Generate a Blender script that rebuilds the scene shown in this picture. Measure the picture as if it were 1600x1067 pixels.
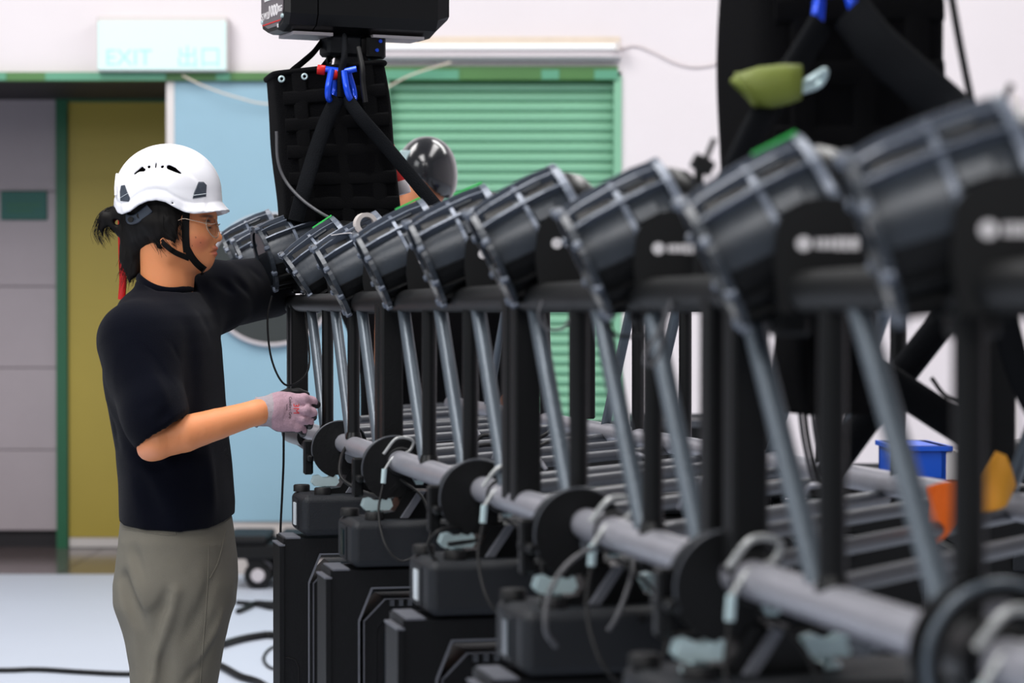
import bpy, bmesh, math, random
import numpy as np
from mathutils import Vector, Matrix
from mathutils.bvhtree import BVHTree
random.seed(7); np.random.seed(7)
for o in list(bpy.data.objects): bpy.data.objects.remove(o)
SC = bpy.context.scene
C = SC.collection
PI = math.pi
# ------------------------------------------------------------------ camera
F = 85/36*1600
CAMH = 1.39
TH = math.atan(46.5/F)
cam_d = bpy.data.cameras.new('camera'); cam = bpy.data.objects.new('camera', cam_d); C.objects.link(cam)
cam_d.lens = 85; cam_d.sensor_width = 36; cam_d.clip_start = .05; cam_d.clip_end = 200
cam.location = (0, 0, CAMH); cam.rotation_euler = (PI/2-TH, 0, 0)
cam_d.dof.use_dof = True; cam_d.dof.focus_distance = 4.88; cam_d.dof.aperture_fstop = 4.6; cam_d.dof.aperture_blades = 9
SC.camera = cam
# ------------------------------------------------------------------ light and exposure
w = bpy.data.worlds.new('hall_air'); SC.world = w; w.use_nodes = True
w.node_tree.nodes['Background'].inputs[0].default_value = (.93, .96, 1, 1)
w.node_tree.nodes['Background'].inputs[1].default_value = .20
def area(name, loc, size, size_y, power, rot=(0, 0, 0), col=(1, .98, .97)):
    l = bpy.data.lights.new(name, 'AREA'); l.shape = 'RECTANGLE'; l.size = size; l.size_y = size_y
    l.energy = power; l.color = col
    o = bpy.data.objects.new(name, l); o.location = loc; o.rotation_euler = rot; C.objects.link(o)
    return o
area('ceiling_or_fill_light', (-1.6, 3.2, 4.6), 1.6, 3.6, 190)
area('ceiling_or_fill_light', (1.6, 6.5, 5.4), 1.2, 5.0, 150)
area('ceiling_or_fill_light', (-3.0, 8.6, 5.0), 2.4, 3.0, 225, (math.radians(34), 0, 0))
area('ceiling_or_fill_light', (2.5, 10.2, 5.2), 4.0, 1.2, 130)
area('left_fill_light', (-6.0, 1.5, 4.0), 2.2, 4.0, 115, (0, math.radians(-58), 0), (.95, .98, 1))  # no window here; soft side fill added to lift the face and helmet
area('ceiling_or_fill_light', (-1.0, -3.0, 4.4), 4.0, 1.6, 170, (math.radians(48), 0, 0))  # unseen fill added behind the camera to brighten face, helmet and recess
vs = SC.view_settings
vs.view_transform = 'Standard'; vs.look = 'None'; vs.gamma = 1; vs.use_curve_mapping = False; vs.exposure = -0.02
# ------------------------------------------------------------------ helpers
def W(px, py, z):
    """photograph pixel + depth -> place in the hall (metres)"""
    x = (px-800)/F; yy = -(py-533.5)/F
    dy = math.cos(TH)+yy*math.sin(TH); dz = -math.sin(TH)+yy*math.cos(TH)
    t = z/dy
    return Vector((x*t, z, CAMH+dz*t))
def rgb(r, g, b):
    f = lambda c: (c/255/12.92 if c/255 <= .04045 else ((c/255+.055)/1.055)**2.4)
    return (f(r), f(g), f(b), 1)
MATS = {}
def mat(name, col, rough=.5, metal=0, nscale=0, nvar=0, bump=0, bscale=60, spec=.5, emit=0, coat=0, attr=None, sheen=0, sss=0):
    m = bpy.data.materials.new(name); m.use_nodes = True; MATS[name] = m
    nt = m.node_tree; b = nt.nodes['Principled BSDF']
    b.inputs['Base Color'].default_value = col; b.inputs['Roughness'].default_value = rough
    b.inputs['Metallic'].default_value = metal; b.inputs['Specular IOR Level'].default_value = spec
    b.inputs['Coat Weight'].default_value = coat; b.inputs['Sheen Weight'].default_value = sheen
    if sss:
        b.inputs['Subsurface Weight'].default_value = sss; b.inputs['Subsurface Radius'].default_value = (.012, .004, .002)
        b.inputs['Subsurface Scale'].default_value = 1
    if emit:
        b.inputs['Emission Color'].default_value = col; b.inputs['Emission Strength'].default_value = emit
    tc = nt.nodes.new('ShaderNodeTexCoord')
    if attr:
        a = nt.nodes.new('ShaderNodeAttribute'); a.attribute_name = attr
        nt.links.new(a.outputs['Color'], b.inputs['Base Color'])
    elif nvar:
        n = nt.nodes.new('ShaderNodeTexNoise'); n.inputs['Scale'].default_value = nscale; n.inputs['Detail'].default_value = 4
        nt.links.new(tc.outputs['Object'], n.inputs['Vector'])
        r = nt.nodes.new('ShaderNodeMix'); r.data_type = 'RGBA'
        r.inputs[6].default_value = tuple(c*(1-nvar) for c in col[:3])+(1,); r.inputs[7].default_value = tuple(min(1, c*(1+nvar)) for c in col[:3])+(1,)
        nt.links.new(n.outputs['Fac'], r.inputs[0]); nt.links.new(r.outputs[2], b.inputs['Base Color'])
    if bump:
        n2 = nt.nodes.new('ShaderNodeTexNoise'); n2.inputs['Scale'].default_value = bscale; n2.inputs['Detail'].default_value = 3
        nt.links.new(tc.outputs['Object'], n2.inputs['Vector'])
        bp = nt.nodes.new('ShaderNodeBump'); bp.inputs['Strength'].default_value = bump; bp.inputs['Distance'].default_value = .004
        nt.links.new(n2.outputs['Fac'], bp.inputs['Height']); nt.links.new(bp.outputs[0], b.inputs['Normal'])
    return m
M = MATS
mat('plaster_white', rgb(226, 219, 222), .8, nscale=3, nvar=.03)
mat('panel_mauve', rgb(172, 162, 168), .6, nscale=6, nvar=.05)
mat('wall_blue', rgb(140, 176, 194), .55, nscale=5, nvar=.04)
mat('stone_beige', rgb(196, 188, 184), .6, nscale=8, nvar=.06)
mat('door_olive', rgb(176, 156, 64), .45, nscale=3, nvar=.06)
mat('frame_green', rgb(28, 98, 66), .45, nscale=4, nvar=.1)
mat('beam_green', rgb(70, 118, 60), .5, nscale=2.5, nvar=.3)
mat('beam_teal', rgb(84, 150, 120), .5, nscale=3, nvar=.1)
mat('shutter_green', rgb(126, 182, 150), .4, nscale=4, nvar=.06)
mat('sign_teal', rgb(20, 92, 84), .5, nscale=5, nvar=.05)
mat('base_dark', rgb(40, 38, 42), .6, nscale=5, nvar=.1, spec=0.3)
mat('tile_brown', rgb(96, 84, 84), .16, nscale=8, nvar=.15)
mat('grout', rgb(60, 52, 52), .7, nscale=8, nvar=.1)
mat('floor_pale', rgb(192, 200, 214), .5, nscale=1.2, nvar=.04)
mat('glass_dark', rgb(62, 66, 66), .12, nscale=3, nvar=.15)
mat('rim_white', rgb(214, 208, 206), .5, nscale=8, nvar=.04)
mat('sign_glow', rgb(196, 222, 218), .5, emit=.28)
mat('sign_green', rgb(150, 206, 194), .5, emit=.3)
mat('tube_glow', rgb(250, 250, 248), .4, emit=.2)
mat('stain_beige', rgb(222, 208, 192), .8, nscale=9, nvar=.12)
mat('grey_light', rgb(190, 184, 188), .5, nscale=9, nvar=.05)
mat('black_paint', rgb(9, 10, 12), .5, nscale=14, nvar=.25, bump=.15, bscale=180, spec=0.25)
mat('black_satin', rgb(9, 10, 12), .36, nscale=14, nvar=.2, spec=0.35)
mat('grey_tube', rgb(150, 150, 158), .34, .35, nscale=18, nvar=.16, bump=.12, bscale=90)
mat('brace_grey', rgb(84, 93, 102), .36, .3, nscale=18, nvar=.18, bump=.1, bscale=90)
mat('lacing_grey', rgb(72, 75, 81), .38, .25, nscale=18, nvar=.18)
mat('lamp_grey', rgb(50, 56, 64), .33, .1, nscale=16, nvar=.18, bump=.08, bscale=140)
mat('lamp_edge', rgb(96, 104, 118), .32, .2, nscale=20, nvar=.15)
mat('lens_glass', rgb(30, 34, 38), .08, nscale=5, nvar=.2)
mat('casing', rgb(24, 27, 32), .55, nscale=20, nvar=.15, bump=.3, bscale=420, spec=0.3)
mat('casing_edge', rgb(92, 94, 102), .5, nscale=20, nvar=.1)
mat('yoke_dark', rgb(12, 13, 16), .5, nscale=20, nvar=.15, bump=.15, bscale=260, spec=0.25)
mat('steel', rgb(198, 220, 224), .28, .35, nscale=30, nvar=.08)
mat('plate_grey', rgb(104, 98, 102), .45, nscale=30, nvar=.1)
mat('wire_pale', rgb(208, 198, 198), .6, nscale=30, nvar=.1)
mat('wire_grey', rgb(170, 172, 172), .4, .5, nscale=200, nvar=.3)
mat('rubber', rgb(13, 13, 15), .55, nscale=10, nvar=.2, spec=0.3)
mat('cable_grey', rgb(78, 78, 82), .45, nscale=10, nvar=.2)
mat('print_white', rgb(220, 216, 218), .5, nscale=30, nvar=.05)
mat('screen_dark', rgb(24, 40, 44), .15, nscale=30, nvar=.2)
mat('label_white', rgb(196, 204, 210), .5, nscale=30, nvar=.05)
mat('cordura', rgb(7, 7, 9), .85, nscale=30, nvar=.3, bump=.5, bscale=300, spec=0.06)
mat('webbing', rgb(10, 10, 12), .8, nscale=30, nvar=.3, bump=.5, bscale=500, spec=0.08)
mat('sling', rgb(14, 16, 20), .8, nscale=30, nvar=.2, bump=.5, bscale=400, spec=0.1)
mat('blue_steel', rgb(20, 80, 235), .25, .3, nscale=20, nvar=.1, coat=.4)
mat('red_plastic', rgb(214, 28, 26), .4, nscale=20, nvar=.06)
mat('green_tape', rgb(60, 214, 96), .4, nscale=20, nvar=.05)
mat('olive_sleeve', rgb(112, 124, 44), .6, nscale=30, nvar=.12, bump=.3, bscale=200)
mat('orange_cloth', rgb(255, 110, 14), .7, nscale=9, nvar=.12)
mat('amber_cloth', rgb(216, 150, 40), .7, nscale=9, nvar=.15)
mat('blue_plastic', rgb(18, 88, 214), .4, nscale=9, nvar=.05)
mat('skin', rgb(226, 152, 110), .5, attr='Col', bump=.1, bscale=500, sss=.12)
mat('skin_plain', rgb(214, 140, 98), .5, nscale=12, nvar=.06, sss=.1)
mat('hair_black', rgb(13, 10, 9), .6, nscale=60, nvar=.4, spec=0.2)
mat('shirt_navy', rgb(8, 10, 20), .88, nscale=14, nvar=.15, bump=.35, bscale=700, sheen=.05, spec=0.04)
mat('shirt_black', rgb(8, 8, 10), .85, nscale=14, nvar=.2, spec=0.05)
mat('trouser_grey', rgb(112, 108, 98), .85, nscale=40, nvar=.05, bump=.35, bscale=800, spec=.25)
mat('helmet_white', rgb(240, 240, 246), .32, nscale=6, nvar=.01, coat=.15)
mat('helmet_black', rgb(28, 29, 33), .2, nscale=6, nvar=.1, coat=.4)
mat('clip_slate', rgb(58, 66, 78), .45, nscale=20, nvar=.1)
mat('strap_black', rgb(14, 14, 15), .7, nscale=60, nvar=.3, spec=0.15)
mat('glove_pink', rgb(178, 146, 158), .8, nscale=260, nvar=.22, bump=.5, bscale=600, spec=.2)
mat('glove_cuff', rgb(166, 156, 162), .8, nscale=200, nvar=.12, bump=.5, bscale=600, spec=.2)
mat('wire_gold', rgb(210, 190, 170), .25, .8, nscale=20, nvar=.05)
mg = mat('clear_lens', rgb(240, 244, 246), .03, nscale=20, nvar=.01)
mg.node_tree.nodes['Principled BSDF'].inputs['Transmission Weight'].default_value = 1
mg.node_tree.nodes['Principled BSDF'].inputs['IOR'].default_value = 1.05

def empty(name, label, cat, loc=(0, 0, 0), rotz=0, group=None, matrix=None):
    o = bpy.data.objects.new(name, None); C.objects.link(o); o.empty_display_size = .05
    o.location = loc; o.rotation_euler = (0, 0, rotz)
    if matrix is not None: o.matrix_world = matrix
    o['label'] = label; o['category'] = cat
    if group: o['group'] = group
    return o
class MB:
    """collects shapes, then links them as one mesh object"""
    def __init__(s): s.v = []; s.f = []; s.sm = []
    def raw(s, v, f, smooth=False, T=None):
        n = len(s.v)
        if T is not None: v = [T @ Vector(p) for p in v]
        s.v += [tuple(p) for p in v]; s.f += [tuple(i+n for i in q) for q in f]; s.sm += [smooth]*len(f)
        return s
    def box(s, x0, x1, y0, y1, z0, z1, T=None, ch=0):
        if ch:
            c = ch; pts = []; 
            P = lambda x, y, z: pts.append((x, y, z)) or len(pts)-1
            X = (x0, x1); Y = (y0, y1); Z = (z0, z1); idx = {}
            for i in (0, 1):
                for j in (0, 1):
                    for k in (0, 1):
                        a = X[i]; b = Y[j]; d = Z[k]
                        sx = c if i == 0 else -c; sy = c if j == 0 else -c; sz = c if k == 0 else -c
                        idx[i, j, k, 'x'] = P(a, b+sy, d+sz); idx[i, j, k, 'y'] = P(a+sx, b, d+sz); idx[i, j, k, 'z'] = P(a+sx, b+sy, d)
            f = []
            q = [(0, 0), (1, 0), (1, 1), (0, 1)]
            for i in (0, 1): f.append([idx[i, j, k, 'x'] for j, k in q])
            for j in (0, 1): f.append([idx[i, j, k, 'y'] for i, k in q])
            for k in (0, 1): f.append([idx[i, j, k, 'z'] for i, j in q])
            for i in (0, 1):
                for j in (0, 1): f.append([idx[i, j, 0, 'x'], idx[i, j, 1, 'x'], idx[i, j, 1, 'y'], idx[i, j, 0, 'y']])
            for i in (0, 1):
                for k in (0, 1): f.append([idx[i, 0, k, 'x'], idx[i, 1, k, 'x'], idx[i, 1, k, 'z'], idx[i, 0, k, 'z']])
            for j in (0, 1):
                for k in (0, 1): f.append([idx[0, j, k, 'y'], idx[1, j, k, 'y'], idx[1, j, k, 'z'], idx[0, j, k, 'z']])
            for i in (0, 1):
                for j in (0, 1):
                    for k in (0, 1): f.append([idx[i, j, k, 'x'], idx[i, j, k, 'y'], idx[i, j, k, 'z']])
            return s.raw(pts, f, T=T)
        v = [(x, y, z) for x in (x0, x1) for y in (y0, y1) for z in (z0, z1)]
        return s.raw(v, [(0, 1, 3, 2), (4, 6, 7, 5), (0, 4, 5, 1), (2, 3, 7, 6), (0, 2, 6, 4), (1, 5, 7, 3)], T=T)
    def prism(s, poly, a0, a1, axis='y', T=None):
        n = len(poly)
        def mk(u, v, a): return {'y': (u, a, v), 'x': (a, u, v), 'z': (u, v, a)}[axis]
        v = [mk(u, w_, a0) for u, w_ in poly]+[mk(u, w_, a1) for u, w_ in poly]
        f = [tuple(range(n)), tuple(range(2*n-1, n-1, -1))]+[(i, (i+1) % n, n+(i+1) % n, n+i) for i in range(n)]
        return s.raw(v, f, T=T)
    def ringprism(s, outer, inner, a0, a1, axis='y', T=None):
        """plate with a hole: outer and inner loops with the same count"""
        n = len(outer)
        def mk(u, v, a): return {'y': (u, a, v), 'x': (a, u, v), 'z': (u, v, a)}[axis]
        v = [mk(*p, a0) for p in outer]+[mk(*p, a0) for p in inner]+[mk(*p, a1) for p in outer]+[mk(*p, a1) for p in inner]
        f = []
        for i in range(n):
            j = (i+1) % n
            f += [(i, j, n+j, n+i), (2*n+i, 3*n+i, 3*n+j, 2*n+j), (i, 2*n+i, 2*n+j, j), (n+i, n+j, 3*n+j, 3*n+i)]
        return s.raw(v, f, T=T)
    def lathe(s, prof, seg=24, axis='x', T=None, smooth=True, cap=True):
        v = []; f = []
        for a, r in prof:
            for k in range(seg):
                t = 2*PI*k/seg; c, d = r*math.cos(t), r*math.sin(t)
                v.append({'x': (a, c, d), 'y': (c, a, d), 'z': (c, d, a)}[axis])
        for i in range(len(prof)-1):
            for k in range(seg):
                k2 = (k+1) % seg
                f.append((i*seg+k, i*seg+k2, (i+1)*seg+k2, (i+1)*seg+k))
        s.raw(v, f, smooth, T)
        if cap:
            if prof[0][1] > 1e-5: s.raw(v[:seg], [tuple(range(seg))], False, T)
            if prof[-1][1] > 1e-5: s.raw(v[-seg:], [tuple(range(seg))[::-1]], False, T)
        return s
    def tube(s, pts, r, seg=8, closed=False, T=None, flat=None):
        P = [Vector(p) for p in pts]; n = len(P); v = []; f = []
        R = r if isinstance(r, (list, tuple)) else [r]*n
        up = None
        for i in range(n):
            a = P[(i-1) % n] if (closed or i > 0) else P[i]; b = P[(i+1) % n] if (closed or i < n-1) else P[i]
            t = (b-a)
            t = t.normalized() if t.length > 1e-9 else Vector((0, 0, 1))
            if up is None:
                up = Vector((0, 0, 1)) if abs(t.z) < .9 else Vector((1, 0, 0))
                if flat is not None: up = Vector(flat)
            u = (up-t*up.dot(t)); u = u.normalized() if u.length > 1e-6 else t.orthogonal().normalized()
            up = u; b2 = t.cross(u)
            for k in range(seg):
                an = 2*PI*k/seg
                rr = R[i]
                if isinstance(rr, tuple): v.append(P[i]+u*rr[0]*math.cos(an)+b2*rr[1]*math.sin(an))
                else: v.append(P[i]+(u*math.cos(an)+b2*math.sin(an))*rr)
        m_ = n if closed else n-1
        for i in range(m_):
            for k in range(seg):
                k2 = (k+1) % seg; j = (i+1) % n
                f.append((i*seg+k, i*seg+k2, j*seg+k2, j*seg+k))
        s.raw(v, f, True, T)
        if not closed:
            s.raw(v[:seg], [tuple(range(seg))[::-1]], False, T); s.raw(v[-seg:], [tuple(range(seg))], False, T)
        return s
    def cyl(s, a, b, r, seg=14, T=None): return s.tube([a, b], r, seg, T=T)
    def mesh(s, name):
        me = bpy.data.meshes.new(name); me.from_pydata(s.v, [], s.f)
        bm = bmesh.new(); bm.from_mesh(me)
        bmesh.ops.recalc_face_normals(bm, faces=bm.faces); bm.to_mesh(me); bm.free()
        me.polygons.foreach_set('use_smooth', s.sm)
        return me
    def build(s, name, m, parent=None, T=None):
        me = s.mesh(name); me.materials.append(MATS[m] if isinstance(m, str) else m)
        return put(name, me, parent, T)
def put(name, me, parent=None, T=None):
    o = bpy.data.objects.new(name, me); C.objects.link(o)
    if parent is not None: o.parent = parent
    if T is not None: o.matrix_local = T
    return o
def tag(o, label, cat=None, group=None, kind=None):
    if label: o['label'] = label
    if cat: o['category'] = cat
    if group: o['group'] = group
    if kind: o['kind'] = kind
    return o
def struct(o): o['kind'] = 'structure'; return o
def smooth_path(pts, n=8):
    """Catmull-Rom through points"""
    P = [Vector(p) for p in pts]; out = []
    P = [P[0]*2-P[1]]+P+[P[-1]*2-P[-2]]
    for i in range(1, len(P)-2):
        for k in range(n):
            t = k/n; a, b, c, d = P[i-1], P[i], P[i+1], P[i+2]
            out.append(.5*((2*b)+(c-a)*t+(2*a-5*b+4*c-d)*t*t+(3*b-a-3*c+d)*t**3))
    out.append(P[-2]); return out
def text_mesh(body, size, name, m, parent, T, ext=.0006, align='CENTER', bold=0):
    cu = bpy.data.curves.new(name, 'FONT'); cu.body = body; cu.size = size; cu.extrude = ext; cu.align_x = align; cu.align_y = 'CENTER'
    cu.offset = bold; cu.resolution_u = 3
    t = bpy.data.objects.new('tmp', cu); C.objects.link(t)
    bpy.context.view_layer.update()
    me = bpy.data.meshes.new_from_object(t.evaluated_get(bpy.context.evaluated_depsgraph_get()))
    bpy.data.objects.remove(t); me.name = name; me.materials.clear(); me.materials.append(MATS[m])
    return put(name, me, parent, T)
FACE = Matrix(((1, 0, 0, 0), (0, 0, -1, 0), (0, 1, 0, 0), (0, 0, 0, 1)))   # text plane turned to face -Y

# ------------------------------------------------------------------ implicit surfaces
class Field:
    def __init__(s, xs, ys, zs):
        s.x = np.asarray(xs, np.float32); s.y = np.asarray(ys, np.float32); s.z = np.asarray(zs, np.float32)
        s.F = np.full((len(xs), len(ys), len(zs)), .5, np.float32)
    def blk(s, lo, hi):
        sl = []
        for a, l, h in ((s.x, lo[0], hi[0]), (s.y, lo[1], hi[1]), (s.z, lo[2], hi[2])):
            i0 = max(0, int(np.searchsorted(a, l))-1); i1 = min(len(a), int(np.searchsorted(a, h))+2); sl.append(slice(i0, i1))
        return tuple(sl)
    def op(s, fn, lo, hi, k=.01, mode='add', pad=None):
        p = (k+.02) if pad is None else pad
        b = s.blk([v-p for v in lo], [v+p for v in hi])
        X = s.x[b[0]][:, None, None]; Y = s.y[b[1]][None, :, None]; Z = s.z[b[2]][None, None, :]
        if 0 in (X.size, Y.size, Z.size): return s
        d = fn(X, Y, Z).astype(np.float32); A = s.F[b]
        if mode == 'add':
            h = np.clip(.5+.5*(d-A)/k, 0, 1); s.F[b] = d*(1-h)+A*h-k*h*(1-h)
        elif mode == 'sub':
            d = -d; h = np.clip(.5-.5*(d-A)/k, 0, 1); s.F[b] = d*(1-h)+A*h+k*h*(1-h)
        elif mode == 'disp': s.F[b] = A+d
        return s
    def cone(s, a, b, ra, rb, k=.01, mode='add', cut=None):
        a = np.array(a, float); b = np.array(b, float); R = max(ra, rb)
        d = b-a; L2 = max(float(d@d), 1e-9)
        def fn(X, Y, Z):
            t = np.clip(((X-a[0])*d[0]+(Y-a[1])*d[1]+(Z-a[2])*d[2])/L2, 0, 1)
            q = np.sqrt((X-a[0]-t*d[0])**2+(Y-a[1]-t*d[1])**2+(Z-a[2]-t*d[2])**2)-(ra+(rb-ra)*t)
            if cut is not None:
                for (p0, n) in cut: q = np.maximum(q, (X-p0[0])*n[0]+(Y-p0[1])*n[1]+(Z-p0[2])*n[2])
            return q
        return s.op(fn, np.minimum(a, b)-R, np.maximum(a, b)+R, k, mode)
    def ell(s, c, r, k=.01, mode='add', rot=None, cut=None):
        """rot = angle (radians) in the X-Z plane"""
        c = np.array(c, float); R = max(r) if rot else None
        ca, sa = math.cos(rot or 0), math.sin(rot or 0)
        def fn(X, Y, Z):
            x = X-c[0]; y = Y-c[1]; z = Z-c[2]
            if rot: x, z = x*ca+z*sa, -x*sa+z*ca
            k0 = np.sqrt((x/r[0])**2+(y/r[1])**2+(z/r[2])**2); k1 = np.sqrt((x/r[0]**2)**2+(y/r[1]**2)**2+(z/r[2]**2)**2)
            q = k0*(k0-1)/np.maximum(k1, 1e-6)
            if cut is not None:
                for (p0, n) in cut: q = np.maximum(q, (X-p0[0])*n[0]+(Y-p0[1])*n[1]+(Z-p0[2])*n[2])
            return q
        rr = np.array([R]*3 if rot else r)
        return s.op(fn, c-rr, c+rr, k, mode)
    def stack(s, rows, k=.01, mode='add', p=2.0, lo=None, hi=None):
        """rows: (z, cx, a, cy, b) from low to high; elliptical slices"""
        rows = sorted(rows); zz = np.array([r[0] for r in rows])
        g = lambda i: (lambda Z: np.interp(Z, zz, [r[i] for r in rows]))
        def fn(X, Y, Z):
            cx, a, cy, b = (g(i)(Z) for i in (1, 2, 3, 4))
            q = ((np.abs((X-cx)/a))**p+(np.abs((Y-cy)/b))**p)**(1/p)
            d = (q-1)*np.minimum(a, b)
            return np.maximum(d, np.maximum(zz[0]-Z, Z-zz[-1]))
        l = [min(r[1]-r[2] for r in rows), min(r[3]-r[4] for r in rows), zz[0]]
        h = [max(r[1]+r[2] for r in rows), max(r[3]+r[4] for r in rows), zz[-1]]
        return s.op(fn, l, h, k, mode)
    def crease(s, a, b, depth, width, side=None):
        """a groove (depth > 0) or ridge (depth < 0) along a segment"""
        a = np.array(a, float); b = np.array(b, float); d = b-a; L2 = max(float(d@d), 1e-9)
        def fn(X, Y, Z):
            t = np.clip(((X-a[0])*d[0]+(Y-a[1])*d[1]+(Z-a[2])*d[2])/L2, 0, 1)
            q = ((X-a[0]-t*d[0])**2+(Y-a[1]-t*d[1])**2+(Z-a[2]-t*d[2])**2)
            return depth*np.exp(-q/width**2)*np.sin(np.clip(t, .04, .96)*PI)**.4
        return s.op(fn, np.minimum(a, b)-2.4*width, np.maximum(a, b)+2.4*width, 0, 'disp', pad=0)
    def slot(s, a, b, ra, rb, side, k=.0008):
        ax_, az_ = a.x, a.z; dx, dz = b.x-a.x, b.z-a.z; L2 = max(dx*dx+dz*dz, 1e-9)
        def fn(X, Y, Z):
            t = np.clip(((X-ax_)*dx+(Z-az_)*dz)/L2, 0, 1)
            return np.sqrt((X-ax_-t*dx)**2+(Z-az_-t*dz)**2)-(ra+(rb-ra)*t)+0*Y
        y0, y1 = sorted((a.y, a.y+side*.09)); R = max(ra, rb)
        return s.op(fn, [min(a.x, b.x)-R, y0, min(a.z, b.z)-R], [max(a.x, b.x)+R, y1, max(a.z, b.z)+R], k, 'sub', .004)
    def plane(s, p0, n):
        X = s.x[:, None, None]; Y = s.y[None, :, None]; Z = s.z[None, None, :]
        s.F = np.maximum(s.F, ((X-p0[0])*n[0]+(Y-p0[1])*n[1]+(Z-p0[2])*n[2]).astype(np.float32)); return s
    def noise(s, amp, waves):
        X = s.x[:, None, None]; Y = s.y[None, :, None]; Z = s.z[None, None, :]
        q = 0
        for (fx, fy, fz, ph) in waves: q = q+np.sin(fx*X+fy*Y+fz*Z+ph+1.3*np.sin(.6*fz*Z-.4*fx*X))
        s.F = s.F+(amp*q/len(waves)).astype(np.float32); return s
    def mesh(s, name, relax=1):
        Fv = s.F; ins = Fv < 0
        nx, ny, nz = Fv.shape
        c = np.zeros((nx-1, ny-1, nz-1), np.uint8)
        for i in (0, 1):
            for j in (0, 1):
                for k in (0, 1): c += ins[i:nx-1+i, j:ny-1+j, k:nz-1+k]
        act = (c > 0) & (c < 8); I, J, K = np.nonzero(act)
        vid = np.full(act.shape, -1, np.int64); vid[I, J, K] = np.arange(len(I))
        pos = np.zeros((len(I), 3)); cnt = np.zeros(len(I))
        ax = (s.x, s.y, s.z)
        for e in range(3):
            o1, o2 = [q for q in range(3) if q != e]
            for u in (0, 1):
                for v in (0, 1):
                    off = [0, 0, 0]; off[o1] = u; off[o2] = v
                    A = [I+off[0], J+off[1], K+off[2]]; B = list(A); B[e] = B[e]+1
                    fa = Fv[A[0], A[1], A[2]]; fb = Fv[B[0], B[1], B[2]]; m = (fa < 0) != (fb < 0)
                    t = np.where(m, fa/np.where(m, fa-fb, 1), 0)
                    for q in range(3):
                        pa = ax[q][A[q]]; pb = ax[q][B[q]]
                        pos[:, q] += np.where(m, pa+(pb-pa)*t, 0)
                    cnt += m
        pos /= cnt[:, None]
        quads = []
        for e in range(3):
            o1, o2 = [(1, 2), (2, 0), (0, 1)][e]
            a = [slice(None)]*3; b = [slice(None)]*3; a[e] = slice(0, -1); b[e] = slice(1, None)
            sa = ins[tuple(a)]; sb = ins[tuple(b)]; idx = np.nonzero(sa != sb)
            idx = [np.array(q) for q in idx]; flip = sb[tuple(idx)]
            ok = (idx[o1] > 0) & (idx[o2] > 0) & (idx[o1] < Fv.shape[o1]-1) & (idx[o2] < Fv.shape[o2]-1)
            idx = [q[ok] for q in idx]; flip = flip[ok]
            def cell(d1, d2):
                q = list(idx); q[o1] = q[o1]-d1; q[o2] = q[o2]-d2; return vid[q[0], q[1], q[2]]
            Q = np.stack([cell(1, 1), cell(0, 1), cell(0, 0), cell(1, 0)], 1)
            Q[flip] = Q[flip][:, ::-1]; quads.append(Q)
        Q = np.concatenate(quads)
        for _ in range(relax):
            acc = np.zeros_like(pos); n = np.zeros(len(pos))
            for i in range(4):
                np.add.at(acc, Q[:, i], pos[Q[:, (i+1) % 4]]); np.add.at(n, Q[:, i], 1)
                np.add.at(acc, Q[:, i], pos[Q[:, (i-1) % 4]]); np.add.at(n, Q[:, i], 1)
            pos = .5*pos+.5*acc/np.maximum(n, 1)[:, None]
        me = bpy.data.meshes.new(name)
        me.vertices.add(len(pos)); me.vertices.foreach_set('co', pos.ravel())
        me.loops.add(Q.size); me.loops.foreach_set('vertex_index', Q.ravel())
        me.polygons.add(len(Q)); me.polygons.foreach_set('loop_start', np.arange(len(Q))*4); me.polygons.foreach_set('loop_total', np.full(len(Q), 4))
        me.update(); me.validate(); me.polygons.foreach_set('use_smooth', [True]*len(me.polygons))
        return me
    def build(s, name, m, parent=None, relax=1, T=None):
        me = s.mesh(name, relax); me.materials.append(MATS[m]); return put(name, me, parent, T)
def rng(lo, hi, st): return np.arange(lo, hi+st, st)
def rng2(lo, hi, st, flo, fhi, fst):
    return np.concatenate([np.arange(lo, flo-st*.3, st), np.arange(flo, fhi, fst), np.arange(fhi, hi+st, st)])
# ------------------------------------------------------------------ the hall
D1 = 12.8; D2 = 14.27
X1 = lambda px: W(px, 487, D1).x
X2 = lambda px: W(px, 487, D2).x
Z1 = lambda py: W(800, py, D1).z
Z2 = lambda py: W(800, py, D2).z
def sbox(name, m, x0, x1, y0, y1, z0, z1, parent=None, ch=0):
    o = MB().box(x0, x1, y0, y1, z0, z1, ch=ch).build(name, m, parent)
    if parent is None: struct(o)
    return o
fl = sbox('floor', 'floor_pale', -7, 7.5, -3, D1-.01, -.1, 0)
zb = Z1(113)
wu = sbox('wall_upper', 'plaster_white', -7, 7.5, D1, D1+.3, zb, 6.2)
xs0, xs1, xs2 = X1(270), X1(598), X1(965)
# blue pier: stone plinth, blue sheet, pale corner strip
wb = sbox('wall_blue', 'stone_beige', xs0, xs1, D1, D2+.3, 0, Z1(814))
sbox('blue_panel', 'wall_blue', xs0+.012, xs1, D1-.012, D1+.2, Z1(814), zb-.05, wb)
sbox('corner_strip', 'rim_white', xs0-.03, xs0+.012, D1-.02, D1+.2, 0, zb-.05, wb)
wr = sbox('wall_right', 'plaster_white', xs2+.02, 7.5, D1, D1+.3, 0, zb)
sbox('corner_post', 'rim_white', X1(1586)-.012, X1(1586)+.012, D1-.03, D1, 0, Z1(150), wr)
sbox('skirting', 'base_dark', xs2+.02, 7.5, D1-.02, D1, 0, .12, wr)
struct(MB().box(7.5, 7.8, -3, D1+.3, 0, 6.2).build('wall_side', 'plaster_white'))
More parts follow.
